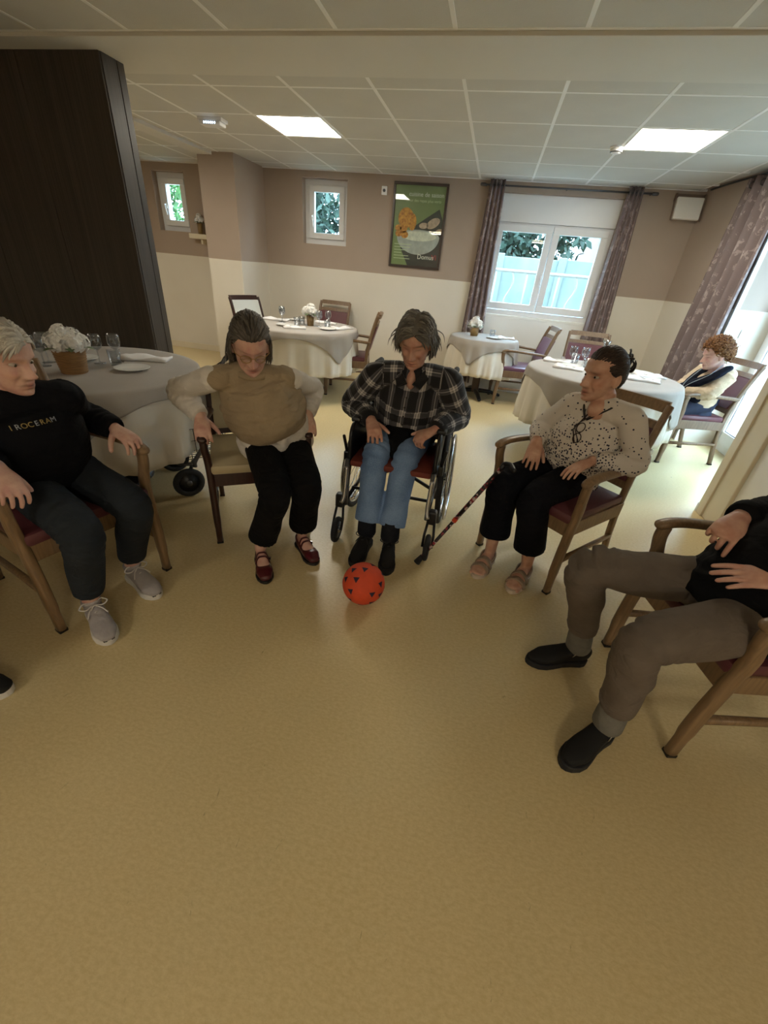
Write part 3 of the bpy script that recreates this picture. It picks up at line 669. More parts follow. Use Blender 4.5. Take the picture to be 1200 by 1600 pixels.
# ------------------------------------------------------------------ chairs
def rect_tube(b, pts, w, n=12, rnd=False): return b.tube(catmull(pts, 5), w, n, xd=(1, 0, 0), p=3.6 if not rnd else 2.8, rnd=rnd)
def armchair(label, front_mid, F, wood='lwood', seat='burg', back='burg', arm_z=0.665, group='armchairs in the dining room', cat='chair', slot=True, bk=1.0):
    F = nrm(V(F[0], F[1])); c = V(front_mid)-F*0.24
    e = empty('armchair', (c[0], c[1], 0), facing(F)); tag(e, label, cat, group)
    w = M[wood]
    for s in (-1, 1):
        b = MB(); rect_tube(b, [(s*.245, .24, 0.012), (s*.245, .238, .22), (s*.246, .226, .40), (s*.250, .222, .50), (s*.256, .238, arm_z-.075), (s*.258, .236, arm_z-.025)], [(0.0165, 0.019)]*3+[(0.019, 0.024)]*14+[(0.018, 0.022)]*9)
        lg = b.build('leg', w, e, True); MB().box(s*.245-.017, s*.245+.017, .222, .258, 0, .016, .003).build('foot_glide', M['black'], lg)
        b = MB(); rect_tube(b, [(s*.258, .258, arm_z-.018), (s*.258, .22, arm_z-.006), (s*.258, .14, arm_z-.002), (s*.252, -.05, arm_z-.012), (s*.238, -.16, arm_z-.02), (s*.228, -.262, arm_z-.028)], [(.024, .016)]*26, rnd=True); b.build('armrest', w, e, True)
        b = MB(); rect_tube(b, [(s*.225, -.315, .012), (s*.226, -.262, .22), (s*.227, -.236, .44), (s*.226, -.262, .64), (s*.224, -.262-.056*bk, .64+.20*bk), (s*.223, -.262-.09*bk, .64+.29*bk)], [(.0155, .019)]*26)
        lg = b.build('leg', w, e, True); MB().box(s*.225-.016, s*.225+.016, -.335, -.297, 0, .014, .003).build('foot_glide', M['black'], lg)
        MB().box(s*.236-.011, s*.236+.011, -.245, .225, .345, .425, .004).build('side_rail', w, e)
        MB().tube([(s*.236, -.255, .205), (s*.244, .235, .205)], (.011, .014), 10, xd=(1, 0, 0), p=3.6).build('stretcher', w, e, True)
    MB().box(-.235, .235, .218, .242, .35, .425, .005).build('front_rail', w, e)
    MB().box(-.222, .222, -.25, -.226, .355, .425, .005).build('rear_rail', w, e)
    b = MB(); b.box(-.243, .243, -.22, .252, .418, .472, .018); autosmooth(b.build('seat', M[seat], e))
    def rail(z0, z1, name, y0, th, m, bow=0.018, wd=.213):
        vs = []; fs = []; nx = 11; R_ = 4
        for i in range(nx):
            x = -wd+2*wd*i/(nx-1); yb = y0-bow*(1-(x/wd)**2); sl = 0.36
            for (z, t) in ((z0, -th/2), (z0, th/2), (z1, th/2), (z1, -th/2)): vs.append((x, yb-(z-.64)*sl*(1 if z > .64 else .55)+t, z))
        for i in range(nx-1):
            for q in range(4): a = i*4+q; a2 = i*4+(q+1) % 4; fs.append((a, a2, a2+4, a+4))
        fs += [(3, 2, 1, 0), tuple((nx-1)*4+q for q in range(4))]
        o = MB().add(vs, fs).build(name, m, e); return o
    if slot:
        rail(.895, .945, 'top_rail', -.262, .026, w); rail(.815, .850, 'cross_rail', -.262, .022, w); rail(.50, .54, 'cross_rail', -.262, .022, w)
        autosmooth(rail(.545, .812, 'back_pad', -.258, .044, M[back]))
    else:
        rail(.64+.26*bk, .64+.31*bk, 'top_rail', -.262, .028, w); rail(.47, .50, 'cross_rail', -.262, .022, w); autosmooth(rail(.505, .638+.26*bk, 'back_pad', -.258, .044, M[back]))
    return e
FA, FB, FC, FD, FE = (.964, -.267), (.545, -.84), (-.676, -.737), (-.975, -.22), (-.963, -.27)
armchair('beech armchair with burgundy seat under the woman in the navy sweatshirt', (-1.415, 1.125), FA)
armchair('dark mahogany armchair with beige seat under the woman in the beige vest', (-1.03, 1.79), FB, 'bwood', 'beige_seat', 'beige_seat', 0.635, slot=False, bk=.62)
armchair('beech armchair with burgundy seat under the woman in the dotted cardigan', (.38, 1.985), FC)
armchair('beech armchair with burgundy seat under the man in grey brown trousers', (.855, 1.29), FD)
armchair('walnut armchair beside the glazed door under the red haired woman', (1.765, 4.43), FE, 'mwood')
armchair('walnut armchair drawn up to the right of the far left round table', (-1.84, 5.05), (-.97, -.22), 'mwood')
armchair('walnut armchair behind the far left round table against the back wall', (-2.22, 5.62), (-.10, -1), 'mwood')
armchair('dark framed armchair with white back pad left of the far left table', (-2.60, 5.22), (.90, -.35), 'bwood', 'whiteback', 'whiteback', slot=False)
armchair('walnut armchair with mauve seat at the small table under the window', (.22, 5.74), (-.97, -.12), 'mwood', 'mauve', 'mauve')
armchair('walnut armchair behind the right table with the glass carafe', (1.17, 5.12), (-.05, -1), 'mwood')


# ------------------------------------------------------------------ tables, cloths and table ware
TZ = 0.735
def table(label, c, r, cross=False):
    e = empty('round_table', (c[0], c[1], 0)); tag(e, label, 'table', 'round dining tables')
    MB().lathe([(0.001, TZ-.03), (r-.02, TZ-.03), (r, TZ-.02), (r, TZ-.006), (r-.008, TZ-.002), (0.001, TZ-.002)], 48).build('table_top', M['bwood'], e, True)
    if cross:
        MB().tube([(0, 0, .05), (0, 0, TZ-.03)], (.05, .05), 12, p=4).build('column', M['bwood'], e)
        for k in range(4):
            a = k*math.pi/2+.25; MB().tube([(0, 0, .07), (math.cos(a)*.2, math.sin(a)*.2, .06), (math.cos(a)*.34, math.sin(a)*.34, .022)], [(.03, .03), (.028, .025), (.025, .02)], 10, rnd=True).build('foot', M['blackmetal'], e, True)
    else:
        MB().tube([(0, 0, .02), (0, 0, TZ-.03)], .045, 16).build('column', M['bwood'], e, True)
        MB().lathe([(.27, 0), (.27, .012), (.24, .024), (.06, .036), (.045, .06)], 32).build('base', M['blackmetal'], e, True)
def cloth(name, label, c, r, z, drop, m, square=None, rot=0.0, seed=0, flare=0.10, nfold=17, amp=0.027, group=None, off=0.0):
    """draped cloth: flat top then a hanging skirt with folds; square = half side of a square cloth"""
    rg = np.random.RandomState(seed); na = 144; rings = []
    ph = rg.uniform(0, 6.28, 4)
    ang = np.linspace(0, 2*math.pi, na, endpoint=False)
    if square:
        a = (ang-rot+math.pi/4) % (math.pi/2)-math.pi/4; L = np.minimum(square/np.cos(a), square*1.36)-r; L = np.maximum(L, 0.004)
    else: L = np.full(na, drop)+0.012*np.sin(ang*3+ph[0])
    top = [0.0, 0.35, 0.7, 0.93, 0.985]
    pts = []
    for t in top: pts.append(np.stack([np.cos(ang)*r*t, np.sin(ang)*r*t, np.full(na, z)+.0], -1))
    pts.append(np.stack([np.cos(ang)*(r+.004), np.sin(ang)*(r+.004), np.full(na, z-.006)], -1))
    ns = 9
    for k in range(1, ns+1):
        t = k/ns; d = L*t; f = amp*np.clip(d/0.35, 0, 1)**0.8*(np.sin(nfold*ang+ph[1]+0.6*np.sin(2*ang+ph[2]))*0.7+0.5*np.sin((nfold*2+3)*ang+ph[3])*np.clip(d/.44, 0, 1))
        rr = r+.006+flare*0.25*np.clip(d/0.3, 0, 1)+f+off*np.clip(d/.05, 0, 1)
        pts.append(np.stack([np.cos(ang)*rr, np.sin(ang)*rr, z-.006-d], -1))
    A = np.array(pts); B = A.copy(); B[:, :, 2] -= 0.0025
    n_ = np.stack([np.cos(ang), np.sin(ang), 0*ang], -1); B[5:] -= n_*0.003; B[5:, :, 2] += 0.0025
    vs = np.concatenate([A.reshape(-1, 3), B.reshape(-1, 3)]); m_ = len(A); n0 = m_*na; fs = []
    for i in range(m_-1):
        for q in range(na):
            q2 = (q+1) % na; fs.append((i*na+q, (i+1)*na+q, (i+1)*na+q2, i*na+q2)); fs.append((n0+i*na+q, n0+i*na+q2, n0+(i+1)*na+q2, n0+(i+1)*na+q))
    i = m_-1
    for q in range(na): q2 = (q+1) % na; fs.append((i*na+q, n0+i*na+q, n0+i*na+q2, i*na+q2))
    o = MB().add(vs, fs).build(name, m, None, True); o.location = (c[0], c[1], 0); tag(o, label, 'tablecloth', group); return o
T1, T2, T3, T4 = (-2.36, 2.10), (-2.13, 4.95), (-0.01, 5.84), (1.09, 4.20)
for i, (c, r, nme, sq, rot, drop) in enumerate([(T1, .66, 'near left round table behind the navy sweatshirt', .735, math.radians(-12), .44), (T2, .64, 'far left round table by the back wall', .70, math.radians(-76), .44),
        (T3, .42, 'small round table under the double window', .52, math.radians(-62), .42), (T4, .64, 'right round table behind the dotted cardigan', .715, math.radians(-165), .46)]):
    table('pedestal of the '+nme, c, r, i == 2)
    cloth('tablecloth', 'long white cloth on the '+nme, c, r, TZ+.001, drop, M['cloth_white'], seed=i+1, group='long under cloths')
    cloth('table_topper', 'grey square topper cloth on the '+nme, c, r+.006, TZ+.006, 0, M['cloth_grey'], square=sq, rot=rot+math.pi/4*0, seed=i+1, off=.012, group='grey square topper cloths')
TT = TZ+.0065
def protos():
    g = MB().lathe([(.033, 0), (.034, .003), (.008, .006), (.0045, .012), (.0045, .07), (.010, .078), (.030, .095), (.037, .12), (.036, .145), (.031, .17), (.0295, .17), (.0345, .145), (.0355, .12), (.028, .097), (.006, .081), (0.0005, .08)], 20).mesh('wine_glass', M['ware'], True)
    t = MB().lathe([(.0005, 0), (.030, 0), (.0325, .01), (.037, .09), (.0355, .09), (.031, .012), (.0005, .010)], 20).mesh('tumbler', M['ware'], True)
    p = MB().lathe([(.0005, 0), (.055, 0), (.06, .004), (.098, .016), (.10, .018), (.097, .019), (.06, .008), (.0005, .007)], 32).mesh('plate', M['china'], True)
    return g, t, p
g_me, t_me, p_me = protos()
def put(me, name, c, dx, dy, label, cat, group=None, z=TT):
    o = link(name, me); o.location = (c[0]+dx, c[1]+dy, z); tag(o, label, cat, group); return o
def napkin(c, dx, dy, rz, label, group, L=.26, W=.12):
    vs = []; fs = []; nx, ny = 10, 6
    rg = np.random.RandomState(int(abs(dx*997+dy*331)*10))
    for side in (0, 1):
        for i in range(nx):
            for j in range(ny):
                x = -L/2+L*i/(nx-1)+.012*rg.normal()*(side == 0)*.3; y = -W/2+W*j/(ny-1)
                hgt = 0.0005 if side else 0.016+.012*math.sin(i*.9+dx*9)*math.sin(j*1.1)+.018*max(0, 1-abs(i-1.5)/1.6)*(1-abs(j-2.5)/4)
                vs.append((x, y*(1+.12*math.sin(i*.8)), max(hgt, .004) if not side else 0.0005))
    n = nx*ny
    for i in range(nx-1):
        for j in range(ny-1): a = i*ny+j; fs.append((a, a+ny, a+ny+1, a+1)); fs.append((n+a, n+a+1, n+a+ny+1, n+a+ny))
    for i in range(nx-1): a = i*ny; fs.append((a, n+a, n+a+ny, a+ny)); a = i*ny+ny-1; fs.append((a, a+ny, n+a+ny, n+a))
    for j in range(ny-1): fs.append((j, j+1, n+j+1, n+j)); a = (nx-1)*ny+j; fs.append((a, n+a, n+a+1, a+1))
    o = MB().add(vs, fs).build('napkin', M['napkin'], None, True); o.location = (c[0]+dx, c[1]+dy, TT+.0005); o.rotation_euler = (0, 0, rz); tag(o, label, 'napkin', group)
# near left table
flower_pot('wicker basket of white hydrangeas on the near left table', (T1[0]+.10, T1[1]-.13, TT), .078, .125, M['wicker'], [(-.055, -.02, .16, 1), (.0, -.045, .165, 1), (.055, -.01, .165, 1), (.0, .04, .18, 1), (-.02, .0, .205, .9), (.045, .04, .16, .9)], .05, ribs=9)
for dx, dy, lb in ((.03, .12, 'stemmed wine glass directly right of the hydrangea basket'), (.09, .20, 'stemmed wine glass behind the tumbler on the near left table')): put(g_me, 'wine_glass', T1, dx, dy, lb, 'glass', 'wine glasses on the near left table')
put(t_me, 'tumbler', T1, .13, .14, 'short tumbler right of the hydrangea basket, nearest the rolled napkin', 'glass')
for dx, dy, lb in ((-.20, -.02, 'stemmed wine glass left of the hydrangea basket, the farther of two'), (-.14, -.10, 'stemmed wine glass left of the hydrangea basket, nearer the white haired woman')): put(g_me, 'wine_glass', T1, dx, dy, lb, 'glass', 'wine glasses on the near left table')
put(p_me, 'plate', T1, .30, .08, 'small white plate at the right edge of the near left table', 'plate'); put(p_me, 'plate', T1, -.12, .13, 'small white plate behind the hydrangea basket', 'plate')
napkin(T1, .16, .36, .35, 'rumpled white napkin behind the plate on the near left table', None, .30, .14)
# far left table
flower_pot('wooden pot of white flowers on the far left table', (T2[0]+.08, T2[1]+.04, TT), .045, .11, M['brownpot'], [(-.045, -.01, .15, 1), (.035, -.01, .15, 1), (0, .02, .185, 1), (.0, -.04, .165, .9)], .048)
for dx, dy, lb in ((-.30, .08, 'leftmost stemmed wine glass on the far left table'), (-.27, .02, 'second stemmed wine glass from the left on the far left table'), (.20, .02, 'stemmed wine glass just right of the flower pot on the far left table'), (.27, .13, 'rightmost stemmed wine glass on the far left table')): put(g_me, 'wine_glass', T2, dx, dy, lb, 'glass', 'wine glasses on the far left table')
for dx, dy, lb in ((-.03, -.10, 'clear tumbler in front of the flower pot on the far left table'), (.30, .02, 'clear tumbler beside the right napkin on the far left table'), (-.02, .02, 'clear tumbler close to the left of the flower pot, far left table')): put(t_me, 'tumbler', T2, dx, dy, lb, 'glass', 'tumblers on the far left table')
put(p_me, 'plate', T2, -.13, -.21, 'white plate nearest the front of the far left table', 'plate'); put(p_me, 'plate', T2, .36, -.13, 'white plate at the right side of the far left table', 'plate'); put(p_me, 'plate', T2, -.22, .33, 'white plate at the back of the far left table', 'plate')
napkin(T2, -.42, .16, .1, 'white napkin at the left edge of the far left table', None, .30); napkin(T2, .04, -.32, .5, 'white napkin at the front of the far left table', None, .24); napkin(T2, .47, .06, 1.2, 'white napkin at the right edge of the far left table', None, .28); napkin(T2, .15, .38, .2, 'white napkin behind the flower pot on the far left table', None)
# window table
flower_pot('brown pot of white flowers on the small table under the window', (T3[0]-.14, T3[1]+.02, TT), .055, .10, M['brownpot'], [(-.04, 0, .13, 1), (.04, 0, .13, 1), (0, .0, .17, 1.05)], .052)
put(t_me, 'tumbler', T3, .09, .06, 'clear tumbler on the small table under the window', 'glass'); put(p_me, 'plate', T3, .12, -.06, 'white plate on the small table under the window', 'plate'); napkin(T3, .27, .05, .2, 'white napkin on the small table under the window', None, .22)
# right table
e = empty('carafe', (T4[0]+.03, T4[1]+.30, TT)); tag(e, 'clear glass carafe on the right table', 'carafe')
MB().lathe([(.0005, 0), (.048, 0), (.055, .02), (.05, .09), (.028, .16), (.026, .20), (.036, .245), (.0345, .245), (.0245, .20), (.0265, .16), (.048, .09), (.052, .02), (.0005, .006)], 24).build('body', M['ware'], e, True)
for dx, dy, lb in ((-.25, .24, 'leftmost stemmed wine glass on the right table'), (-.14, .24, 'middle stemmed wine glass on the right table'), (-.03, .12, 'stemmed wine glass on the right table nearest the dark haired woman')): put(g_me, 'wine_glass', T4, dx, dy, lb, 'glass', 'wine glasses on the right table')
for dx, dy, lb in ((-.19, .38, 'clear tumbler at the back of the right table by the carafe'), (-.12, .13, 'clear tumbler in front of the wine glasses on the right table')): put(t_me, 'tumbler', T4, dx, dy, lb, 'glass', 'tumblers on the right table')
put(p_me, 'plate', T4, -.25, .13, 'white plate at the left side of the right table', 'plate'); put(p_me, 'plate', T4, .40, .22, 'white plate at the back right of the right table', 'plate'); put(p_me, 'plate', T4, .38, -.02, 'white plate at the right edge of the right table', 'plate')
napkin(T4, -.36, .32, -.1, 'white napkin at the far left of the right table', None); napkin(T4, -.30, .00, -.25, 'white napkin at the near left of the right table', None); napkin(T4, .42, .10, .3, 'white napkin at the right edge of the right table', None); napkin(T4, .30, -.14, -.2, 'white napkin beside the dark haired woman on the right table', None)

# ------------------------------------------------------------------ ball
M['ball_red'] = mat('red_foam', '#d24a26', 0.7, var=0.06, scale=40, bump=0.25, bscale=300)
M['ball_navy'] = mat('navy_print', '#2c1f38', 0.7, var=0.1, scale=40, bump=0.25, bscale=300)
RB = 0.101
e = empty('foam_ball', (-.345, 1.465, RB)); e.rotation_euler = (.5, .35, .9); tag(e, 'red orange foam ball with dark triangles on the floor', 'ball')
bm = bmesh.new(); bmesh.ops.create_icosphere(bm, subdivisions=4, radius=RB); me = bpy.data.meshes.new('sphere'); bm.to_mesh(me); bm.free()
me.polygons.foreach_set('use_smooth', [True]*len(me.polygons)); me.materials.append(M['ball_red']); link('sphere', me, e)
bm = bmesh.new(); bmesh.ops.create_icosphere(bm, subdivisions=2, radius=1.0)
dirs = [nrm(V(v.co[:])) for v in bm.verts]; bm.free()
for k in [i for i in range(len(dirs)) if i % 4 != 3]:
    d = dirs[k]; a = nrm(np.cross(d, V(.3, .5, .8))); b = np.cross(d, a); n_ = 5; vs = []; fs = []; tri = [V(math.cos(t), math.sin(t)) for t in (0, 2.094, 4.189)]
    idx = {}
    for i in range(n_+1):
        for j in range(n_+1-i):
            q = (tri[0]*i+tri[1]*j+tri[2]*(n_-i-j))/n_*.0185; p = nrm(d*RB+a*q[0]+b*q[1])*(RB+.0008); idx[(i, j)] = len(vs); vs.append(p)
    for i in range(n_):
        for j in range(n_-i):
            fs.append((idx[(i, j)], idx[(i+1, j)], idx[(i, j+1)]))
            if i+j < n_-1: fs.append((idx[(i+1, j)], idx[(i+1, j+1)], idx[(i, j+1)]))
    MB().add(vs, fs).build('triangle_print', M['ball_navy'], e, True)

# ------------------------------------------------------------------ walking stick
def stick_mat():
    m, nt, b = nm('flowered_stick')
    v = coords(nt, 'Object', (1, 1, 1)); vo = N(nt, 'ShaderNodeTexVoronoi', i_Scale=75.0); nt.links.new(v, vo.inputs['Vector'])
    sp = N(nt, 'ShaderNodeSeparateColor'); nt.links.new(vo.outputs['Color'], sp.inputs[0])
    col = ramp(nt, sp.outputs[0], [(0.0, lin('#151013')), (0.62, lin('#151013')), (0.63, lin('#8a2834')), (0.84, lin('#8a2834')), (0.85, lin('#b5a29c'))]); nt.nodes[-1].color_ramp.interpolation = 'CONSTANT'
    nt.links.new(col, b.inputs['Base Color']); b.inputs['Roughness'].default_value = .35; return m
M['stick'] = stick_mat()
e = empty('walking_stick', (-.14, 1.83, 0)); tag(e, 'flower patterned walking stick leaning against the dotted cardigan woman chair', 'walking stick')
A = V(.008, .003, .02); B = V(.345, .165, .585)
MB().tube([A, A+(B-A)*.5], .0095, 12).build('lower_shaft', M['stick'], e, True); MB().tube([A+(B-A)*.46, B], .0115, 12).build('upper_shaft', M['stick'], e, True)
MB().tube([A+(B-A)*.445, A+(B-A)*.475], .0135, 12).build('collar', M['ball_red'], e, True)
d = nrm(B-A); s = nrm(np.cross(d, V(0, 0, 1))); hdir = nrm(np.cross(s, d))
MB().tube([A-d*.012, A+d*.04], [.019, .013], 14, rnd=False).build('rubber_tip', M['rubber'], e, True)
MB().tube(catmull([B-d*.005, B+d*.02, B+d*.032+V(.02, -.03, .0), B+d*.03+V(.035, -.075, -.005)], 5), [.013]*16, 10, rnd=True).build('handle', M['black'], e, True)

# ------------------------------------------------------------------ wheelchair
e = empty('wheelchair', (-.365, 2.28, 0)); tag(e, 'black folding wheelchair with silver hand rims under the man in plaid', 'wheelchair')
def wheel_ring(c, axis, R, rr, n=40, sect=8):
    axis = nrm(axis); a = nrm(np.cross(axis, V(0, 0, 1))); b = np.cross(axis, a); t = np.linspace(0, 2*math.pi, n, endpoint=False)
    return [V(c)+a*math.cos(q)*R+b*math.sin(q)*R for q in t]
for s in (-1, 1):
    c = V(s*.275, .10, .302); ax = V(1, 0, .045*s)
    w = MB().tube(wheel_ring(c, ax, .285, 0), .0165, 10, closed=True).build('rear_wheel', M['rubber'], e, True)
    MB().tube(wheel_ring(c, ax, .262, 0), .0095, 8, closed=True).build('rim', M['steel'], w, True)
    MB().tube(wheel_ring(c+V(s*.036, 0, 0), ax, .262, 0), .0095, 8, closed=True).build('hand_rim', M['steel'], w, True)
    MB().tube([c-V(.03, 0, 0), c+V(.03, 0, 0)], .026, 14).build('hub', M['blackmetal'], w, True)
    ring = wheel_ring(c, ax, .258, 0, 18)
    for k in range(18):
        MB().tube([c+V(.018*(1 if k % 2 else -1), 0, 0)+(ring[k]-c)*.08, ring[k]], .0016, 5).build('spoke', M['steel'], w)
    for k in range(4):
        p = wheel_ring(c, ax, .262, 0, 4)[k]; MB().tube([p, p+V(s*.036, 0, 0)], .004, 6).build('rim_stud', M['steel'], w)
    # caster
    cc = V(s*.265, -.385, .078)
    cw = MB().tube(wheel_ring(cc, (1, 0, .0), .062, 0, 24), .0155, 8, closed=True).build('caster_wheel', M['rubber'], e, True)
    MB().tube([cc-V(.012, 0, 0), cc+V(.012, 0, 0)], .05, 20).build('caster_disc', M['black'], cw, True)
    MB().tube([cc-V(.02, 0, 0), cc+V(.02, 0, 0)], .016, 10).build('caster_hub', M['steel'], cw, True)
    fk = MB()
    for q in (-1, 1): fk.tube([cc+V(q*.026, 0, 0), cc+V(q*.026, .03, .06), cc+V(q*.018, .055, .135)], .0075, 8)
    fk.tube([cc+V(-.026, .055, .135), cc+V(.026, .055, .135)], .011, 8); fk.build('caster_fork', M['blackmetal'], e, True)
    MB().box(cc[0]-.025, cc[0]+.025, cc[1]+.03, cc[1]+.08, .205, .29, .012).build('caster_housing', M['black'], e)
    # side frame
    x = s*.235
    MB().tube([(x, -.325, .22), (x, -.32, .50)], .0125, 10).build('front_post', M['greymetal'], e, True)
    MB().tube(catmull([(x, -.33, .46), (x, -.34, .40), (x, -.36, .30), (x+s*.01, -.375, .255)], 4), .0115, 10).build('hanger_tube', M['steel'], e, True)
    MB().tube([(x, -.33, .25), (x, .17, .25)], .0115, 10).build('lower_tube', M['blackmetal'], e, True)
    MB().tube([(x, -.32, .47), (x, .18, .47)], .0125, 10).build('seat_tube', M['blackmetal'], e, True)
    MB().tube(catmull([(x, .17, .10), (x, .17, .5), (x, .19, .8), (x, .21, .90), (x, .29, .91)], 6), .0125, 10).build('back_post', M['blackmetal'], e, True)
    MB().tube([(x, .22, .91), (x, .32, .91)], .018, 10, rnd=True).build('push_grip', M['rubber'], e, True)
    MB().box(x-.006, x+.006, -.26, .15, .46, .66, .004).build('side_guard', M['black'], e)
    MB().box(x-.026, x+.026, -.20, .14, .665, .695, .012).build('arm_pad', M['black'], e)
    MB().tube(catmull([(x, -.16, .67), (x, -.24, .66), (x, -.275, .60), (x, -.285, .47)], 5), .011, 10).build('arm_tube', M['blackmetal'], e, True)
    bk = MB(); bk.tube([(x+s*.03, -.23, .50), (x+s*.045, -.25, .60)], .009, 8, rnd=True); bk.box(x+s*.03-.015, x+s*.03+.015, -.25, -.21, .46, .51, .004); bk.build('brake_lever', M['blackmetal'], e)
MB().tube([(-.235, -.02, .25), (.235, .0, .46)], .011, 10).build('cross_brace', M['blackmetal'], e, True); MB().tube([(.235, -.02, .25), (-.235, .0, .46)], .011, 10).build('cross_brace', M['blackmetal'], e, True)
MB().tube([(-.235, -.20, .27), (.235, -.20, .27)], .010, 8).build('front_bar', M['blackmetal'], e, True)
M['redseat'] = mat('wheelchair_red_fabric', '#6b2c20', .7, var=.1, scale=20)
autosmooth(MB().box(-.225, .225, -.31, .18, .455, .492, .012).build('seat', M['redseat'], e))
autosmooth(MB().box(-.23, .23, .185, .215, .50, .84, .012).build('backrest', M['black'], e))

# ------------------------------------------------------------------ rollator with wire basket
F = nrm(V(-.66, -.75)); e = empty('rollator', (-1.66, 2.42, 0), facing(F)); tag(e, 'dark grey rollator with wire basket behind the mahogany armchair', 'rollator')
for s in (-1, 1):
    x = s*.21
    c = V(x, .30, .098); w = MB().tube(wheel_ring(c, (1, 0, 0), .078, 0, 28), .02, 10, closed=True).build('wheel', M['rubber'], e, True)
    MB().tube([c-V(.012, 0, 0), c+V(.012, 0, 0)], .07, 20).build('wheel_disc', M['black'], w, True); MB().tube([c-V(.022, 0, 0), c+V(.022, 0, 0)], .018, 10).build('hub', M['greymetal'], w, True)
    MB().tube(catmull([c+V(-s*.032, 0, 0), c+V(-s*.032, -.03, .08), c+V(-s*.015, -.05, .14)], 4), .012, 8).build('fork', M['greymetal'], e, True)
    MB().tube(catmull([(x, .25, .20), (x, .23, .26), (x, .06, .48), (x, -.06, .66), (x, -.14, .78)], 5), .0145, 10).build('side_tube', M['greymetal'], e, True)
    MB().tube(catmull([(x, -.30, .12), (x, -.22, .34), (x, -.10, .60)], 5), .0145, 10).build('rear_leg', M['greymetal'], e, True)
    MB().tube(catmull([(x, -.14, .77), (x, -.17, .80), (x, -.26, .80)], 4), .016, 10, rnd=True).build('grip', M['rubber'], e, True)
    c = V(x, -.32, .098); w = MB().tube(wheel_ring(c, (1, 0, 0), .078, 0, 28), .02, 10, closed=True).build('wheel', M['rubber'], e, True)
    MB().tube([c-V(.012, 0, 0), c+V(.012, 0, 0)], .07, 20).build('wheel_disc', M['black'], w, True)
    MB().tube(catmull([(x, -.20, .80), (x+s*.05, -.05, .70), (x+s*.07, .12, .56), (x+s*.02, .20, .38)], 6), .004, 6).build('brake_cable', M['black'], e, True)
MB().tube(catmull([(-.21, .25, .22), (-.15, .33, .215), (0, .35, .215), (.15, .33, .215), (.21, .25, .22)], 5), .013, 8).build('front_bar', M['greymetal'], e, True)
MB().tube([(-.21, .02, .53), (.21, .02, .53)], .012, 8).build('cross_bar', M['greymetal'], e, True)
MB().box(-.20, .20, -.16, .06, .53, .55, .006).build('seat', M['black'], e)
bk = MB()
for z, gx_, y0, y1 in ((.44, .18, .02, .34), (.36, .172, .03, .33), (.29, .165, .04, .32), (.235, .16, .05, .31)):
    bk.tube([(-gx_, y0, z), (gx_, y0, z), (gx_, y1, z), (-gx_, y1, z)], .0028, 5, closed=True)
for k in range(10):
    t = k/9; bk.tube([(-.18+.36*t, .34, .44), (-.16+.32*t, .31, .235)], .0024, 5); bk.tube([(-.18+.36*t, .02, .44), (-.16+.32*t, .05, .235)], .0024, 5); bk.tube([(-.16+.32*t, .05, .235), (-.16+.32*t, .31, .235)], .0024, 5)
for k in range(9):
    t = k/8
    for s in (-1, 1): bk.tube([(s*.18, .02+.32*t, .44), (s*.16, .05+.26*t, .235)], .0024, 5)
bk.build('wire_basket', M['blackmetal'], e)
def stripe_mat(name, a, b_, sc, ax='X'):
    m, nt, b = nm(name); v = coords(nt, 'Object'); w = N(nt, 'ShaderNodeTexWave', i_Scale=sc, bands_direction=ax); nt.links.new(v, w.inputs['Vector'])
    nt.links.new(ramp(nt, w.outputs['Fac'], [(.45, lin(a)), (.55, lin(b_))]), b.inputs['Base Color']); b.inputs['Roughness'].default_value = .7; return m
M['stripe'] = stripe_mat('blue_stripes', '#29427d', '#c6d2e6', 22)
e = empty('striped_bag', (-1.60, 2.46, .552), .9); tag(e, 'blue and white striped bag on the rollator seat', 'bag')
autosmooth(MB().box(-.13, .13, -.06, .06, 0, .13, .03).build('bag_body', M['stripe'], e)); MB().tube(catmull([(-.06, 0, .12), (-.04, 0, .19), (.04, 0, .19), (.06, 0, .12)], 5), .006, 6).build('handle', M['black'], e, True)

# ------------------------------------------------------------------ people
def remesh(b, voxel, smooth=2, dec=None, name='m'):
    """union of closed shapes -> one continuous surface"""
    me = b.mesh(name); o = bpy.data.objects.new(name, me); COL.objects.link(o)
    md = o.modifiers.new('r', 'REMESH'); md.mode = 'VOXEL'; md.voxel_size = voxel; md.adaptivity = 0.0
    if smooth: sm = o.modifiers.new('s', 'SMOOTH'); sm.factor = 0.5; sm.iterations = smooth
    if dec: d = o.modifiers.new('d', 'DECIMATE'); d.ratio = dec
    bpy.context.view_layer.update()
    r = bpy.data.meshes.new_from_object(o.evaluated_get(bpy.context.evaluated_depsgraph_get()))
    bpy.data.objects.remove(o); bpy.data.meshes.remove(me)
    r.polygons.foreach_set('use_smooth', [True]*len(r.polygons)); return r
def getv(me):
    a = np.empty(len(me.vertices)*3); me.vertices.foreach_get('co', a); return a.reshape(-1, 3)
def getn(me):
    a = np.empty(len(me.vertices)*3); me.vertices.foreach_get('normal', a); return a.reshape(-1, 3)
def setv(me, v): me.vertices.foreach_set('co', v.ravel()); me.update()
def fnoise(P, freq, seed, n=7):
    r = np.random.RandomState(seed); o = np.zeros(len(P))
    for k in range(n):
        w = nrm(r.normal(size=3))*freq*r.uniform(.6, 1.5); o += np.sin(P@w+r.uniform(0, 6.28)+1.3*np.sin(P@(nrm(r.normal(size=3))*freq*.7)))
    return o/n
def frame(fwd, up=(0, 0, 1)):
    """columns x right, y forward, z up"""
    y = nrm(fwd); x = nrm(np.cross(y, up)); z = np.cross(x, y); return np.stack([x, y, z], 1)

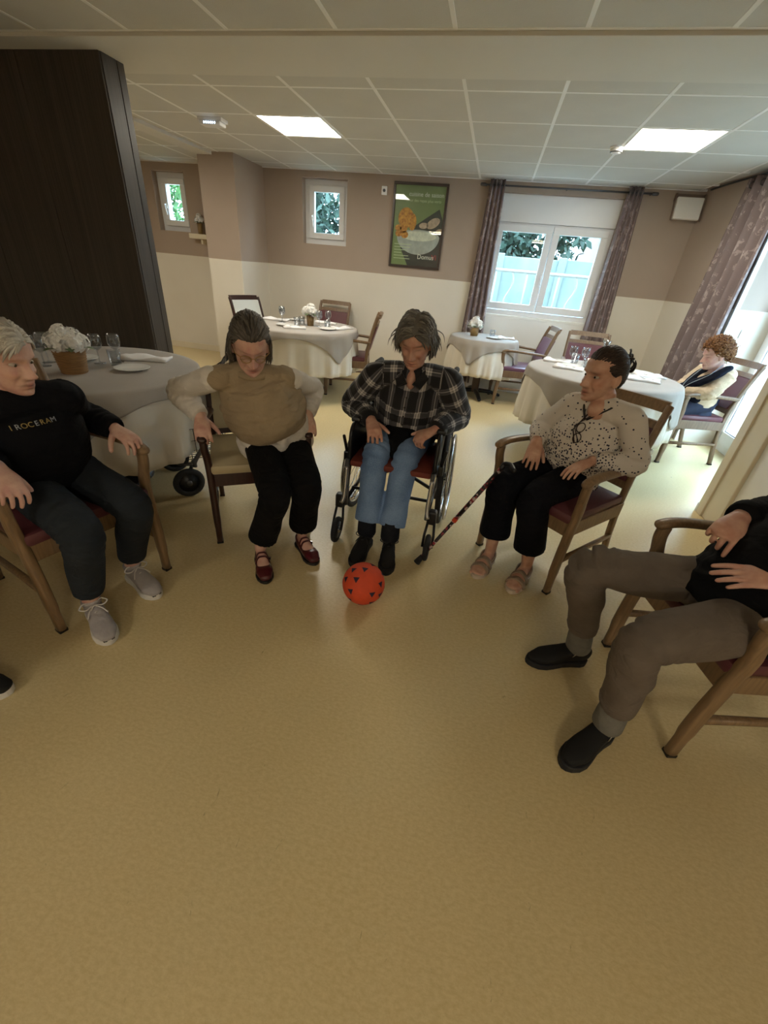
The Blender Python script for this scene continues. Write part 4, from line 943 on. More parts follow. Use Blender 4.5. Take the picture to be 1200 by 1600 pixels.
G = lambda x, s: np.exp(-(x/s)**2)
def head_geo(b, c, Rm, s=1.0, male=False, fat=1.0):
    zs = [-.119, -.113, -.104, -.085, -.06, -.03, 0, .03, .06, .085, .102, .113, .118]
    w = [.010, .024, .036, .050*fat, .060*fat, .067, .0705, .0735, .073, .064, .049, .028, .006]
    f = [.060, .074, .082, .085, .086, .087, .087, .092, .087, .070, .050, .026, .004]
    bk = [.030, .012, .000, -.022, -.058, -.088, -.100, -.104, -.101, -.087, -.066, -.038, -.010]
    if male: w = [q*1.03 if i > 0 else q for i, q in enumerate(w)]
    nz, na = 84, 112; Z = np.linspace(-.119, .118, nz); ang = np.linspace(0, 2*math.pi, na, endpoint=False)
    W = np.interp(Z, zs, w); Fy = np.interp(Z, zs, f); By = np.interp(Z, zs, bk)
    cy_ = (Fy+By)/2; hy = (Fy-By)/2
    sx = np.sin(ang); cx = np.cos(ang)
    pw = .95
    X = W[:, None]*np.sign(sx)*np.abs(sx)**pw; Y = cy_[:, None]+hy[:, None]*np.sign(cx)*np.abs(cx)**pw; ZZ = np.repeat(Z[:, None], na, 1)
    fr = np.clip((Y-.02)/.05, 0, 1)                      # front mask
    ax = np.abs(X)
    nh = np.interp(ZZ, [-.058, -.050, -.043, -.036, -.02, 0, .014, .03], [0, .010, .029, .035, .024, .012, .006, 0]); nw = np.interp(ZZ, [-.05, -.036, -.02, .014], [.0145, .0140, .0105, .0095])
    d = nh*G(X, nw)+.013*G(ax-.0145, .0065)*G(ZZ+.041, .0075)
    d += -.018*G(ax-.032, .018)*G(ZZ-.001, .0125)+.0085*G(ax-.031, .012)*G(ZZ+.001, .0070)+.0080*G(ax-.030, .024)*G(ZZ-.022, .0075)
    d += .009*G(ax-.042, .018)*G(ZZ+.030, .018)-.0065*G(ax-.030-(-.04-ZZ)*.25, .0050)*G(ZZ+.058, .020)-.004*G(ax-.031, .018)*G(ZZ+.017, .004)
    d += .0085*G(X, .021)*G(ZZ+.066, .0050)+.0090*G(X, .018)*G(ZZ+.080, .0055)-.0085*G(X, .024)*G(ZZ+.0726, .0030)-.006*G(X, .02)*G(ZZ+.090, .005)
    d += .010*G(X, .020)*G(ZZ+.105, .012)-.005*G(ax-.050, .012)*G(ZZ+.064, .018)-.004*G(ax-.062, .012)*G(ZZ-.02, .02)
    Y = Y+d*fr
    P = np.stack([X, Y, ZZ], -1).reshape(-1, 3)*s
    vs = P@Rm.T+c
    fs = [(i*na+q, (i+1)*na+q, (i+1)*na+(q+1) % na, i*na+(q+1) % na) for i in range(nz-1) for q in range(na)]
    fs += [tuple(range(na)), tuple((nz-1)*na+q for q in range(na-1, -1, -1))]
    b.add(vs, fs)
    for sd in (-1, 1):
        b.ell(c+Rm@V(sd*.077, -.014, -.012)*s, V(.018, .010, .031)*s, 14, 10, Rm@frame((sd*.97, .25, 0), (0, -.15, 1)))
        b.ell(c+Rm@V(sd*.076, -.006, -.036)*s, V(.007, .008, .009)*s, 10, 7, Rm)

def hand_geo(b, wrist, d, back, side, curl=(18, 22, 12), thumb=(0.55, 0.6, -.35), tcurl=12, spread=1.0, s=1.0, fan=4.0, per=None):
    """side +1: thumb towards +x of the frame (x = d x back); fingers bend away from back"""
    y = nrm(d); z = nrm(V(back)-y*np.dot(back, y)); x = np.cross(y, z)*side
    def W(p): return wrist+(x*p[0]+y*p[1]+z*p[2])*s
    b.tube([W((0, -.05, 0)), W((0, -.01, 0)), W((0, .02, 0)), W((.002, .05, 0)), W((.002, .082, -.001)), W((.001, .094, -.004))], [(.0255*s, .0195*s), (.026*s, .0185*s), (.031*s, .0165*s), (.0385*s, .0155*s), (.0405*s, .0130*s), (.037*s, .009*s)], 18, xd=x, rnd=True)
    for k, (fx, L, r, fa) in enumerate(((.031, .071, .0086, -1.3), (.0105, .078, .0089, -.3), (-.0105, .072, .0085, .6), (-.0295, .057, .0076, 1.6))):
        c = per[k] if per else curl
        a = math.radians(fa*fan*spread); dirx = -math.sin(a); segs = [L*.45, L*.31, L*.24]; p = V(fx, .088-abs(fx-.005)*.12, -.002); th = 0.0; pts = [p-V(dirx*.012, .012, 0), p]
        for q in range(3):
            th += math.radians(c[q]); p = p+V(dirx*math.cos(th), math.cos(a)*math.cos(th), -math.sin(th))*segs[q]; pts.append(p)
        rr = [r*1.02, r*1.03, r*.95, r*.88, r*.74]
        b.tube([W(q) for q in catmull(pts, 3)], np.interp(np.linspace(0, 4, 13), range(5), rr)*s, 12, xd=x, rnd=True)
    t = nrm(V(thumb)); p0 = V(.017, .018, -.006); p1 = p0+t*.038; bend = nrm(t+V(-.012*tcurl*.3, .02*tcurl, -.012*tcurl*.2)); p2 = p1+bend*.030; p3 = p2+nrm(bend+V(-.1, .12, -.03))*.024
    b.tube([W(q) for q in catmull([p0, p1, p2, p3], 3)], np.interp(np.linspace(0, 3, 10), range(4), [.0155, .0125, .0105, .0085])*s, 12, xd=x, rnd=True)

def foot_frame(ank, toe):
    f = V(toe[0]-ank[0], toe[1]-ank[1], 0); f = nrm(f); x = V(f[1], -f[0], 0); return f, x
def foot_geo(b, ank, toe, L=.235, s=1.0, toes=False, lift=.012):
    f, x = foot_frame(ank, toe); h = V(ank[0], ank[1], 0)-f*.055; up = V(0, 0, 1)
    secs = [(.012, .022, .050), (.05, .030, .070), (.085, .031, .072), (.12, .034, .058), (.155, .040, .042), (.185, .0425, .032), (.205, .040, .026)] if toes else [(.012, .022, .045), (.05, .029, .060), (.085, .030, .066), (.12, .033, .054), (.155, .038, .040), (.19, .040, .030), (.222, .032, .022)]
    k = L/.235
    b.tube([h+f*y*k+up*(lift+hh/2) for y, w, hh in secs], [(w*s, hh/2) for y, w, hh in secs], 16, xd=x, rnd=True, p=2.4)
    b.tube([ank+V(0, 0, .05), ank, h+f*.055*k+up*.055], [(.031*s, .034*s), (.029*s, .035*s), (.029*s, .045*s)], 14, xd=x, rnd=True)
    if toes:
        sd = 1
        for q in range(5):
            xx = (-.031+.0155*q); ln = [.030, .027, .024, .021, .018][q]; r = [.0105, .0082, .0078, .0074, .007][q]
            p = h+f*(.200-.004*q)*k+x*xx*toes+up*(lift+.010); b.tube([p-f*.02, p, p+f*ln], [r, r, r*.85], 10, rnd=True)

def skin_mat(name, base, pink):
    m, nt, b = nm(name)
    at = N(nt, 'ShaderNodeAttribute', attribute_name='tone'); v = coords(nt, 'Object')
    n1 = N(nt, 'ShaderNodeTexNoise', i_Scale=28.0, i_Detail=4.0); nt.links.new(v, n1.inputs['Vector'])
    mott = ramp(nt, n1.outputs['Fac'], [(.3, lin(pink)), (.65, lin(base))])
    mx = N(nt, 'ShaderNodeMix', data_type='RGBA', blend_type='MULTIPLY'); mx.inputs[0].default_value = 1.0
    nt.links.new(mott, mx.inputs[6]); nt.links.new(at.outputs['Color'], mx.inputs[7]); nt.links.new(mx.outputs[2], b.inputs['Base Color'])
    b.inputs['Roughness'].default_value = .48; b.inputs['Subsurface Weight'].default_value = .08; b.inputs['Subsurface Radius'].default_value = (.01, .004, .002); b.inputs['Subsurface Scale'].default_value = .4
    n2 = N(nt, 'ShaderNodeTexNoise', i_Scale=220.0, i_Detail=3.0); nt.links.new(v, n2.inputs['Vector'])
    bp = N(nt, 'ShaderNodeBump', i_Strength=.18, i_Distance=.002); nt.links.new(n2.outputs['Fac'], bp.inputs['Height']); nt.links.new(bp.outputs['Normal'], b.inputs['Normal'])
    return m

def tone_attr(me, c, Rm, s, brow=(.55, .5, .48), eyes='open', lip=(.86, .62, .60)):
    P = ((getv(me)-c)@Rm)/s; x, y, z = P[:, 0], P[:, 1], P[:, 2]; ax = np.abs(x)
    col = np.ones((len(P), 4)); m = (np.linalg.norm(P, axis=1) < .16) & (y > .045)
    def mul(w, t):
        w = (w*m)[:, None]; col[:, :3] *= (1-w)+w*np.array(t)
    mul(G(x, .024)**2*np.clip(G(z+.066, .006)+G(z+.079, .006), 0, 1), lip); mul(G(x, .025)*G(z+.0726, .0036), (.30, .2, .2)); mul(G(ax-.010, .005)*G(z+.048, .003)*.8, (.4, .3, .3))
    mul(G(ax-.034, .017)*G(z-.021-.10*(ax-.03)*(-1), .0065)*.95, brow)
    mul(G(ax-.045, .018)*G(z+.032, .018)*.5, (1.0, .82, .80)); mul(G(x, .012)*G(z+.038, .012)*.4, (1.0, .80, .78))
    mul(G(ax-.031, .018)*G(z+.010, .005)*.35, (.82, .72, .72))
    mul(G(ax-.031, .015)*G(z-(.0 if eyes == 'open' else -.004), .0038)*.9, (.28, .2, .2) if eyes == 'open' else (.42, .33, .31))
    mul(G(ax-.031-(-.04-z)*.25, .0035)*G(z+.056, .018)*.6, (.68, .58, .58))
    a = me.color_attributes.new('tone', 'FLOAT_COLOR', 'POINT'); a.data.foreach_set('color', col.ravel())

def eye_parts(parent, c, Rm, s, gaze=(0, 1, 0), iris='#3b2a20'):
    wm = M.setdefault('eye_white', mat('eye_white', '#b8aea4', .3)); im = M.setdefault('iris'+iris, mat('iris'+iris, iris, .15))
    for sd in (-1, 1):
        q = V(sd*.031, .0655, .001); o = MB().ell(c+Rm@q*s, V(.0125, .0120, .0074)*s, 14, 10, Rm).build('eye', wm, parent, True)
        g = nrm(V(gaze)); MB().ell(c+Rm@(q+g*.0100)*s, V(.0052, .0030, .0052)*s, 12, 8, Rm).build('iris', im, o, True)

def hair_mat(name, ca, cb, rough=.5):
    m, nt, b = nm(name); at = N(nt, 'ShaderNodeAttribute', attribute_name='tint')
    nt.links.new(ramp(nt, at.outputs['Fac'], [(0, lin(ca)), (1, lin(cb))]), b.inputs['Base Color']); b.inputs['Roughness'].default_value = rough
    b.inputs['Specular IOR Level'].default_value = .35; return m

def hair_part(parent, c, Rm, s, m, style, n=420, seed=1, length=.1, rad=.0034, lift=.010, curl=0.0, cap_front=.066, cap_side=.012, cap_back=-.055, comb=None, name='hair', gravity=None, bulge=1.0):
    rg = np.random.RandomState(seed); C0 = V(0, -.008, .010); R0 = V(.0765, .1005, .112)*bulge
    def hairline(d):   # d unit dir; min z allowed
        y = d[1]; return cap_front if y > .66 else (cap_side+(cap_front-cap_side)*np.clip((y-.12)/.52, 0, 1)**1.6 if y > .05 else cap_back+(cap_side-cap_back)*np.clip((y+.55)/.6, 0, 1))
    g_loc = Rm.T@V(0, 0, -1)
    vs = []; fs = []; tint = []
    # cap shell
    nt_, na_ = 22, 40; base = len(vs)
    capv = []; na_ = 72; nt_ = 18; cf = []
    for q in range(na_):
        a = 2*math.pi*q/na_; lo, hi = .05, 2.7
        for _ in range(18):
            t = (lo+hi)/2; d = V(math.sin(t)*math.cos(a), math.sin(t)*math.sin(a), math.cos(t)); lo, hi = (t, hi) if (C0+d*R0)[2] > hairline(d)+.006 else (lo, t)
        for k in range(nt_):
            t = .02+(lo-.02)*k/(nt_-1); d = V(math.sin(t)*math.cos(a), math.sin(t)*math.sin(a), math.cos(t)); capv.append(C0+d*(R0+(.0030 if k < nt_-1 else -.002)))
    capv = np.array(capv)
    for q in range(na_):
        q2 = (q+1) % na_
        for k in range(nt_-1): cf.append((q*nt_+k, q*nt_+k+1, q2*nt_+k+1, q2*nt_+k))
    vs.append(capv); fs += cf; tint += [.35]*len(capv); nv = len(capv)
    roots = []
    for q in range(150):      # an extra row of locks along the hairline
        a = 2*math.pi*(q+rg.uniform(-.4, .4))/150; lo, hi = .05, 2.7
        for _ in range(14):
            t = (lo+hi)/2; d = V(math.sin(t)*math.cos(a), math.sin(t)*math.sin(a), math.cos(t)); lo, hi = (t, hi) if (C0+d*R0)[2] > hairline(d)+.002 else (lo, t)
        t = lo-abs(rg.normal())*.03; roots.append(V(math.sin(t)*math.cos(a), math.sin(t)*math.sin(a), math.cos(t)))
    cnt = 0; k = 0; ga = math.pi*(3-math.sqrt(5)); n = int(n*2.3); NN = n*2
    while k < NN+len(roots):
        if k < NN:
            zz = 1-2*(k+.5)/NN; rr = math.sqrt(1-zz*zz); d = V(rr*math.cos(k*ga), rr*math.sin(k*ga), zz); k += 1
            d = nrm(d+rg.normal(size=3)*.04); p = C0+d*R0
            if p[2] < hairline(d): continue
        else: d = roots[k-NN]; p = C0+d*R0; k += 1
        L = length(d) if callable(length) else length; L *= rg.uniform(.8, 1.15); steps = 7; st = L/steps; pts = [p-d*.002]; cur = p+d*.002; ph = rg.uniform(0, 6.28)
        dirv = comb(d, rg); tw = nrm(np.cross(dirv, d))
        for q in range(steps):
            rel = (cur-C0)/R0; rn = np.linalg.norm(rel); nn_ = nrm(rel/R0)
            t = (q+1)/steps
            gr = (gravity(d) if callable(gravity) else gravity) or 0.0
            if gr: dirv = nrm(dirv*(1-gr*t)+g_loc*gr*t)
            dd = dirv+tw*curl*math.sin(ph+q*1.7)+d*curl*.6*math.cos(ph+q*1.7)
            if rn < 1.35: dd = dd-nn_*np.dot(dd, nn_)*(.9 if rn < 1.12 else .3)
            cur = cur+nrm(dd)*st
            rel = (cur-C0)/R0; rn = np.linalg.norm(rel); want = 1+(lift/.09)*math.sin(min(t*1.6, 1.57))
            want *= 1+.10*curl*rg.normal()
            if rn < want or gr < .3: cur = C0+(rel/rn)*want*R0
            pts.append(cur)
        r0 = rad*.56*rg.uniform(.8, 1.35); rads = [r0*.8, r0*1.1, r0*1.15, r0*1.1, r0, r0*.85, r0*.6, r0*.18]
        b = MB().tube(pts, [(q*1.25, q*.7) for q in rads], 6, xd=tw); v_, f_ = b.arrays(); vs.append(v_); fs += [tuple(i+nv for i in ff) for ff in f_]; nv += len(v_)
        tint += [float(np.clip(rg.normal(.5, .25), 0, 1))]*len(v_)
    A = np.concatenate(vs)*s@Rm.T+c
    o = MB().add(A, fs).build(name, m, parent, True)
    a = o.data.attributes.new('tint', 'FLOAT', 'POINT'); a.data.foreach_set('value', np.array(tint, float)); return o

# garments -----------------------------------------------------------
def limb(pts, rads, joints=(), xd=None, rnd=True): return dict(k='limb', pts=np.array(pts, float), r=rads, j=joints, xd=xd, rnd=rnd)
def torso(pts, rads, lat, waist=None, rnd=False): return dict(k='torso', pts=np.array(pts, float), r=rads, xd=lat, waist=waist, rnd=rnd)
def blob(c, r): return dict(k='blob', c=V(c), r=r)
def smooth_path(P): 
    return catmull(P['pts'], 4)
def garment(name, pieces, m, parent, voxel=.0075, smooth=4, wr=.004, fold=.004, seed=1, base_noise=.0012, cutz=None):
    b = MB(); info = []
    for P in pieces:
        if P['k'] == 'blob': b.ell(P['c'], P['r'] if hasattr(P['r'], '__len__') else (P['r'],)*3, 16, 10, P.get('M')); continue
        k = len(P['pts']); R_ = np.array([(r, r) if np.isscalar(r) else r for r in P['r']], float); sp = catmull(P['pts'], 4); t0 = np.linspace(0, k-1, len(sp))
        RR = np.stack([np.interp(t0, range(k), R_[:, 0]), np.interp(t0, range(k), R_[:, 1])], 1)
        XD = P['xd']
        if XD is not None and np.ndim(XD) == 2: XD = np.stack([np.interp(t0, np.linspace(0, k-1, len(XD)), np.asarray(XD)[:, i]) for i in range(3)], 1)
        P['xs'] = XD
        b.tube(sp, [tuple(q) for q in RR], 20, xd=XD, rnd=P.get('rnd', True)); L = np.concatenate([[0], np.cumsum(np.linalg.norm(np.diff(sp, axis=0), axis=1))])
        Lk = [L[min(int(i*4), len(L)-1)] for i in range(k)]
        info.append((P, sp, RR.mean(1), L, Lk))
    me = remesh(b, voxel, smooth, name=name); Vx = getv(me); Nn = getn(me)
    best = np.full(len(Vx), 1e9); T = np.zeros(len(Vx)); A = np.zeros(len(Vx)); U = np.zeros((len(Vx), 3)); disp = np.zeros(len(Vx))
    for pi, (P, sp, rm, L, Lk) in enumerate(info):
        ph = fnoise(Vx, 16, seed+pi)
        for i in range(len(sp)-1):
            a, c = sp[i], sp[i+1]; ac = c-a; l2 = ac@ac+1e-12; t = np.clip(((Vx-a)@ac)/l2, 0, 1); q = a+t[:, None]*ac; dist = np.linalg.norm(Vx-q, axis=1)/(rm[i]*(1-t)+rm[i+1]*t); w = dist < best
            if not w.any(): continue
            best[w] = dist[w]; tl = L[i]+t*(L[i+1]-L[i]); tg = nrm(ac); x = P['xs'] if P['xs'] is not None else (0.3, .2, 1); x = np.asarray(x, float); x = x[i] if x.ndim == 2 else x
            x = nrm(x-tg*np.dot(x, tg)); y = np.cross(tg, x); dv = Vx-q; ang = np.arctan2(dv@y, dv@x); s_ = tl
            if P['k'] == 'torso': U[w] = np.stack([dv@x, s_, np.full(len(Vx), 0.)], 1)[w]
            else: U[w] = np.stack([ang*.055, s_, np.full(len(Vx), 1.+pi)], 1)[w]
            dd = np.zeros(len(Vx))
            if P['k'] == 'limb':
                for jt in P['j']:
                    dd += wr*G(s_-Lk[jt], .075)*np.sin(2*math.pi*s_/.042+3.0*np.sin(ang+pi+jt)+6.5*ph)*(.55+.45*np.sin(ang+1.7*pi+jt))
                dd += fold*.5*np.sin(ang*2+4*s_/.2+4*ph)
            else:
                if P['waist'] is not None: dd += wr*G(s_-P['waist'], .11)*np.sin(2*math.pi*s_/.055+2.5*(dv@x)/.1+6*ph)
                dd += fold*np.sin((dv@x)/.045+s_/.08+6*ph)
            disp[w] = dd[w]
    Vx = Vx+Nn*(disp+base_noise*fnoise(Vx, 45, seed+9))[:, None]
    if cutz is not None: Vx[:, 2] = np.maximum(Vx[:, 2], cutz)
    setv(me, Vx)
    sm = bpy.data.meshes
    a = me.attributes.new('gar', 'FLOAT_VECTOR', 'POINT'); a.data.foreach_set('vector', U.ravel())
    me.materials.clear(); me.materials.append(m); me.polygons.foreach_set('use_smooth', [True]*len(me.polygons))
    return link(name, me, parent)
def ring_band(name, a, b_, r0, r1, m, parent, n=22, xd=None, th=.004):
    """soft cuff: a short open sleeve between two points"""
    a, b_ = V(a), V(b_); pts = [a, a+(b_-a)*.1, a+(b_-a)*.5, a+(b_-a)*.9, b_, b_-(b_-a)*.03, a+(b_-a)*.45]
    r0, r1 = V(r0, r0) if np.isscalar(r0) else V(r0), V(r1, r1) if np.isscalar(r1) else V(r1)
    R = [r0*.96, r0+.003, (r0+r1)/2+.004, r1+.003, r1*.97, r1-.006, (r0+r1)/2-.006]
    return MB().tube(pts, [tuple(q) for q in R], n, xd=xd, caps=False).build(name, m, parent, True)

# shoes ---------------------------------------------------------------
def shoe_frame(ank, toe, back=.062):
    f, x = foot_frame(ank, toe); return V(ank[0], ank[1], 0)-f*back, f, x
def outline(L, wmax, inner=1):
    ys = [0, .02, .08, .16, .30, .45, .60, .72, .84, .93, .98, 1.0]; ws = [.0, .42, .70, .80, .74, .76, .92, 1.0, .90, .62, .32, 0]
    lft = [(-w*wmax*(1.0 if y < .5 else 1.0), y*L) for y, w in zip(ys, ws)]; rgt = [(w*wmax, y*L) for y, w in zip(ys, ws)][::-1]
    return lft+rgt[1:-1]
def sole_part(name, h, f, x, L, w, z0, z1, m, parent):
    Mx = Matrix(((x[0], f[0], 0, h[0]), (x[1], f[1], 0, h[1]), (0, 0, 1, 0), (0, 0, 0, 1)))
    pts = outline(L, w); o = MB().prism(pts[::-1], z0, z1, Mx).build(name, m, parent); bv = o.modifiers.new('b', 'BEVEL'); bv.width = .004; bv.segments = 2; return o
def shoe_upper(h, f, x, secs, z0, m, parent, name='shoe', voxel=.005, extra=None):
    b = MB(); up = V(0, 0, 1)
    b.tube([h+f*y+up*(z0+hh/2) for y, w, hh in secs], [(w, hh/2) for y, w, hh in secs], 20, xd=x, rnd=True, p=2.6)
    if extra: extra(b)
    me = remesh(b, voxel, 3, name=name); me.materials.clear(); me.materials.append(m); return link(name, me, parent)
def lace(parent, pts, m, r=.0025, name='lace'): return MB().tube(catmull(pts, 4), r, 6).build(name, m, parent, True)
def sneaker(parent, ank, toe, m, msole, mlace, L=.262, laces=True, z_up=0.0, toe_m=None):
    h, f, x = shoe_frame(ank, toe); up = V(0, 0, 1)
    sh = shoe_upper(h, f, x, [(.022, .026, .072), (.055, .034, .082), (.095, .035, .078), (.13, .037, .066), (.17, .042, .052), (.21, .042, .042), (.24, .030, .032)], .020, m, parent)
    sole_part('sole', h, f, x, L, .047, .0, .028, msole, sh)
    if toe_m: MB().ell(h+f*(L-.012)+up*.024, (.022, .010, .011), 12, 8, np.stack([x, f, up], 1)).build('toe_cap', toe_m, sh, True)
    if laces:
        for k in range(4):
            y = .105+.022*k; z = .020+.078-.19*k*.06-.006*k; wd = .020
            lace(sh, [h+f*y-x*wd+up*(z-.014), h+f*(y+.004)+up*(z+.006), h+f*(y+.012)+x*wd+up*(z-.016)], mlace, .0032)
        c = h+f*.098+up*.101
        for sd in (-1, 1):
            lace(sh, [c, c+x*sd*.03-f*.01+up*.012, c+x*sd*.050+up*.0, c+x*sd*.03+f*.015-up*.004, c], mlace, .0028)
            lace(sh, [c, c+x*sd*.022+f*.03-up*.006, c+x*sd*.036+f*.05-up*.024], mlace, .0026)
    ring_band('collar', h+f*.062+up*.088, h+f*.058+up*.106, (.034, .040), (.034, .042), m, sh, xd=x)
    return sh

def build_body(label, J, skin, hs=1.0, male=False, hands=None, toes=(0, 0), brow=(.6, .55, .52), eyes='open', fat=1.0, girth=1.0, group=None, footL=.235, forearm=1.0, voxel=.0040, chest=None):
    b = MB(); Rm = frame(J['hf'], J.get('hup', (0, 0, 1))); lat = nrm(J['hr']-J['hl']); lats = nrm(J['sr']-J['sl'])
    hip, nk = J['hip'], J['neck']; ch = hip+(nk-hip)*.72; md = hip+(nk-hip)*.4; g = girth
    b.tube([hip-V(0, 0, .045), hip, md, ch, nk+(hip-nk)*.10, nk], [(.125*g, .095*g), (.135*g, .10*g), (.12*g, .09*g), (.125*g, .09*g), (.10*g, .065*g), (.052, .05)], 20, xd=(lat+lats), rnd=True)
    b.tube([nk+(hip-nk)*.06, nk+(J['head']-nk)*.3, J['head']+Rm@V(0, -.022, -.07)*hs, J['head']+Rm@V(0, -.02, -.02)*hs], [.056*hs, .050*hs, .050*hs, .05*hs], 18, rnd=True)
    b.tube([J['sl'], J['sr']], .042*g, 14, rnd=True)
    head_geo(b, J['head'], Rm, hs, male, fat)
    for ce in (chest or []): b.ell(nk+J['F']*ce[0]+V(0, 0, ce[1]), ce[2], 16, 12, np.stack([J['L'], -J['F'], V(0, 0, 1)], 1))
    for q in 'lr':
        s_, e_, w_ = J['s'+q], J['e'+q], J['w'+q]
        b.tube(catmull([s_, s_*.5+e_*.5, e_, e_*.5+w_*.5, w_], 3), np.interp(np.linspace(0, 4, 13), range(5), [.044, .041, .036, .034*forearm, .0245*forearm]), 14, rnd=True)
        hd = hands[q]; hand_geo(b, w_, V(hd['d']), V(hd['up']), (1 if q == 'l' else -1), **{k: v for k, v in hd.items() if k not in ('d', 'up')})
        h_, k_, a_ = J['h'+q], J['k'+q], J['a'+q]
        b.tube(catmull([h_, h_*.5+k_*.5, k_, k_*.6+a_*.4, a_], 3), np.interp(np.linspace(0, 4, 13), range(5), [.072, .064, .047, .045, .031]), 16, rnd=True)
        foot_geo(b, a_, J['t'+q], footL if toes[0] else footL*.93, 1.0 if toes[0] else .84, toes[0 if q == 'l' else 1], lift=.012 if toes[0] else .024)
    me = remesh(b, voxel, 1, name='person'); tone_attr(me, J['head'], Rm, hs, brow, eyes)
    me.materials.clear(); me.materials.append(skin); me.polygons.foreach_set('use_smooth', [True]*len(me.polygons))
    o = link('person', me); tag(o, label, 'person', group); return o, Rm
def JJ(F, hip, hw=.085, **k):
    d = {q: V(v) for q, v in k.items()}; F = nrm(V(F[0], F[1], 0)); Lf = V(-F[1], F[0], 0); d['hip'] = V(hip); d['hl'] = V(hip)+Lf*hw; d['hr'] = V(hip)-Lf*hw; d['F'] = F; d['L'] = Lf; return d
def shoulders(J, r=.058): return [limb([J['sl'], J['sl']*.5+J['sr']*.5+V(0, 0, .012), J['sr']], [r, r*1.05, r])]
def sleeve(J, q, r=(.062, .058, .055, .052, .045), wrist=.0):
    s_, e_, w_ = J['s'+q], J['e'+q], J['w'+q]; w2 = w_+(e_-w_)*wrist
    return limb([s_, s_*.5+e_*.5, e_, e_*.5+w2*.5, w2], r, (2, 3), rnd=False)
def torso_of(J, R=((.165, .12), (.18, .14), (.17, .125), (.145, .085), (.064, .06)), belly=.02, low=.03, top=.05):
    hip, nk = J['hip'], J['neck']; u = nk-hip
    return torso([hip-V(0, 0, low), hip+u*.30+J['F']*belly, hip+u*.62+J['F']*belly*.6, hip+u*.84, nk-u*top], R, np.stack([nrm(J['hr']-J['hl'])]*2+[nrm(J['sr']-J['sl'])]*3), waist=np.linalg.norm(u)*.25)
def trousers(J, R=(.088, .083, .072, .066, .060), hem=.10, pelvis=(.165, .125), low=.075):
    out = [torso([J['hip']-V(0, 0, low), J['hip']+V(0, 0, .04), J['hip']+(J['neck']-J['hip'])*.22], [pelvis, pelvis, (pelvis[0]*.93, pelvis[1]*.95)], nrm(J['hr']-J['hl']), waist=.05)]
    for q in 'lr':
        h_, k_, a_ = J['h'+q], J['k'+q], J['a'+q]; e = a_+(k_-a_)*hem
        out.append(limb([h_, h_*.5+k_*.5, k_, k_*.5+e*.5, e], R, (0, 2), xd=J['L'], rnd=False))
    return out
skinA = skin_mat('skin_fair', '#d8b3a0', '#c69388'); skinB = skin_mat('skin_tan', '#d0a490', '#be8a78'); skinC = skin_mat('skin_olive', '#cfa58e', '#bb8b75')
hG = hair_mat('hair_white', '#9c968c', '#dad6cc'); hB = hair_mat('hair_grey_brown', '#2f2a26', '#7a736b'); hC = hair_mat('hair_dark_grey', '#38342f', '#8a867e'); hD = hair_mat('hair_dark_brown', '#17110f', '#3d2e27'); hE = hair_mat('hair_auburn', '#5a3420', '#a0703f')
def fab(n, c, v=.08, sc=14, **k):
    m = mat(n, c, .85, var=v, scale=sc, bump=.25, bscale=420, spec=.2, **k); nt = m.node_tree; b = nt.nodes['Principled BSDF']; bp = b.inputs['Normal'].links[0].from_node
    vec = coords(nt, 'Object', (1, 1, 1.6)); n2 = N(nt, 'ShaderNodeTexNoise', i_Scale=11.0, i_Detail=2.0, i_Distortion=1.4); nt.links.new(vec, n2.inputs['Vector'])
    b2 = N(nt, 'ShaderNodeBump', i_Strength=.45, i_Distance=.02); nt.links.new(n2.outputs['Fac'], b2.inputs['Height']); nt.links.new(bp.outputs['Normal'], b2.inputs['Normal']); nt.links.new(b2.outputs['Normal'], b.inputs['Normal']); return m
M['navy'] = fab('navy_knit', '#0a0b11'); M['slate'] = fab('slate_cloth', '#272c32'); M['vest'] = fab('beige_knit', '#a08f76'); M['blouse'] = fab('white_cotton', '#dbd5cd', .03)
M['blacktr'] = fab('black_cloth', '#070708'); M['navytr'] = fab('navy_cloth', '#080a12'); M['joggers'] = fab('grey_brown_jersey', '#6b6158', .08); M['blackj'] = fab('black_jersey', '#08090c'); M['sock'] = fab('grey_sock', '#75736c', .1, 30); M['darksock'] = fab('dark_sock', '#1c1e25')
M['coat'] = fab('navy_coat', '#0d1120'); M['creamcard'] = fab('cream_lurex', '#cbb59a', .12, 30); M['skirt'] = mat('blue_skirt', '#121b33', .8, var=.3, scale=30, bump=.2)
M['shoe_grey'] = fab('grey_mesh', '#a8a2a2', .06, 40); M['sole_white'] = mat('white_sole', '#d5d2cc', .6); M['lace'] = mat('white_lace', '#cfcac4', .8); M['shoe_black'] = mat('black_suede', '#070708', .8, var=.15, scale=30)
M['maroon'] = mat('maroon_leather', '#4c161b', .28, var=.1, scale=20); M['taupe'] = fab('taupe_suede', '#9a8672', .06, 30); M['sandal_sole'] = mat('sandal_sole', '#c9b9a6', .7)
def jeans_mat():
    m, nt, b = nm('denim'); v = coords(nt, 'Object'); n1 = N(nt, 'ShaderNodeTexNoise', i_Scale=5.0, i_Detail=3.0); nt.links.new(v, n1.inputs['Vector'])
    n2 = N(nt, 'ShaderNodeTexNoise', i_Scale=300.0, i_Detail=2.0); nt.links.new(v, n2.inputs['Vector'])
    c1 = ramp(nt, n1.outputs['Fac'], [(.35, lin('#4f6f9c')), (.65, lin('#7f9cc4'))]); c2 = ramp(nt, n2.outputs['Fac'], [(.3, lin('#4a6894')), (.7, lin('#9cb4d6'))])
    nt.links.new(mixcol(nt, .35, c1, c2), b.inputs['Base Color']); b.inputs['Roughness'].default_value = .8; return m
M['jeans'] = jeans_mat()
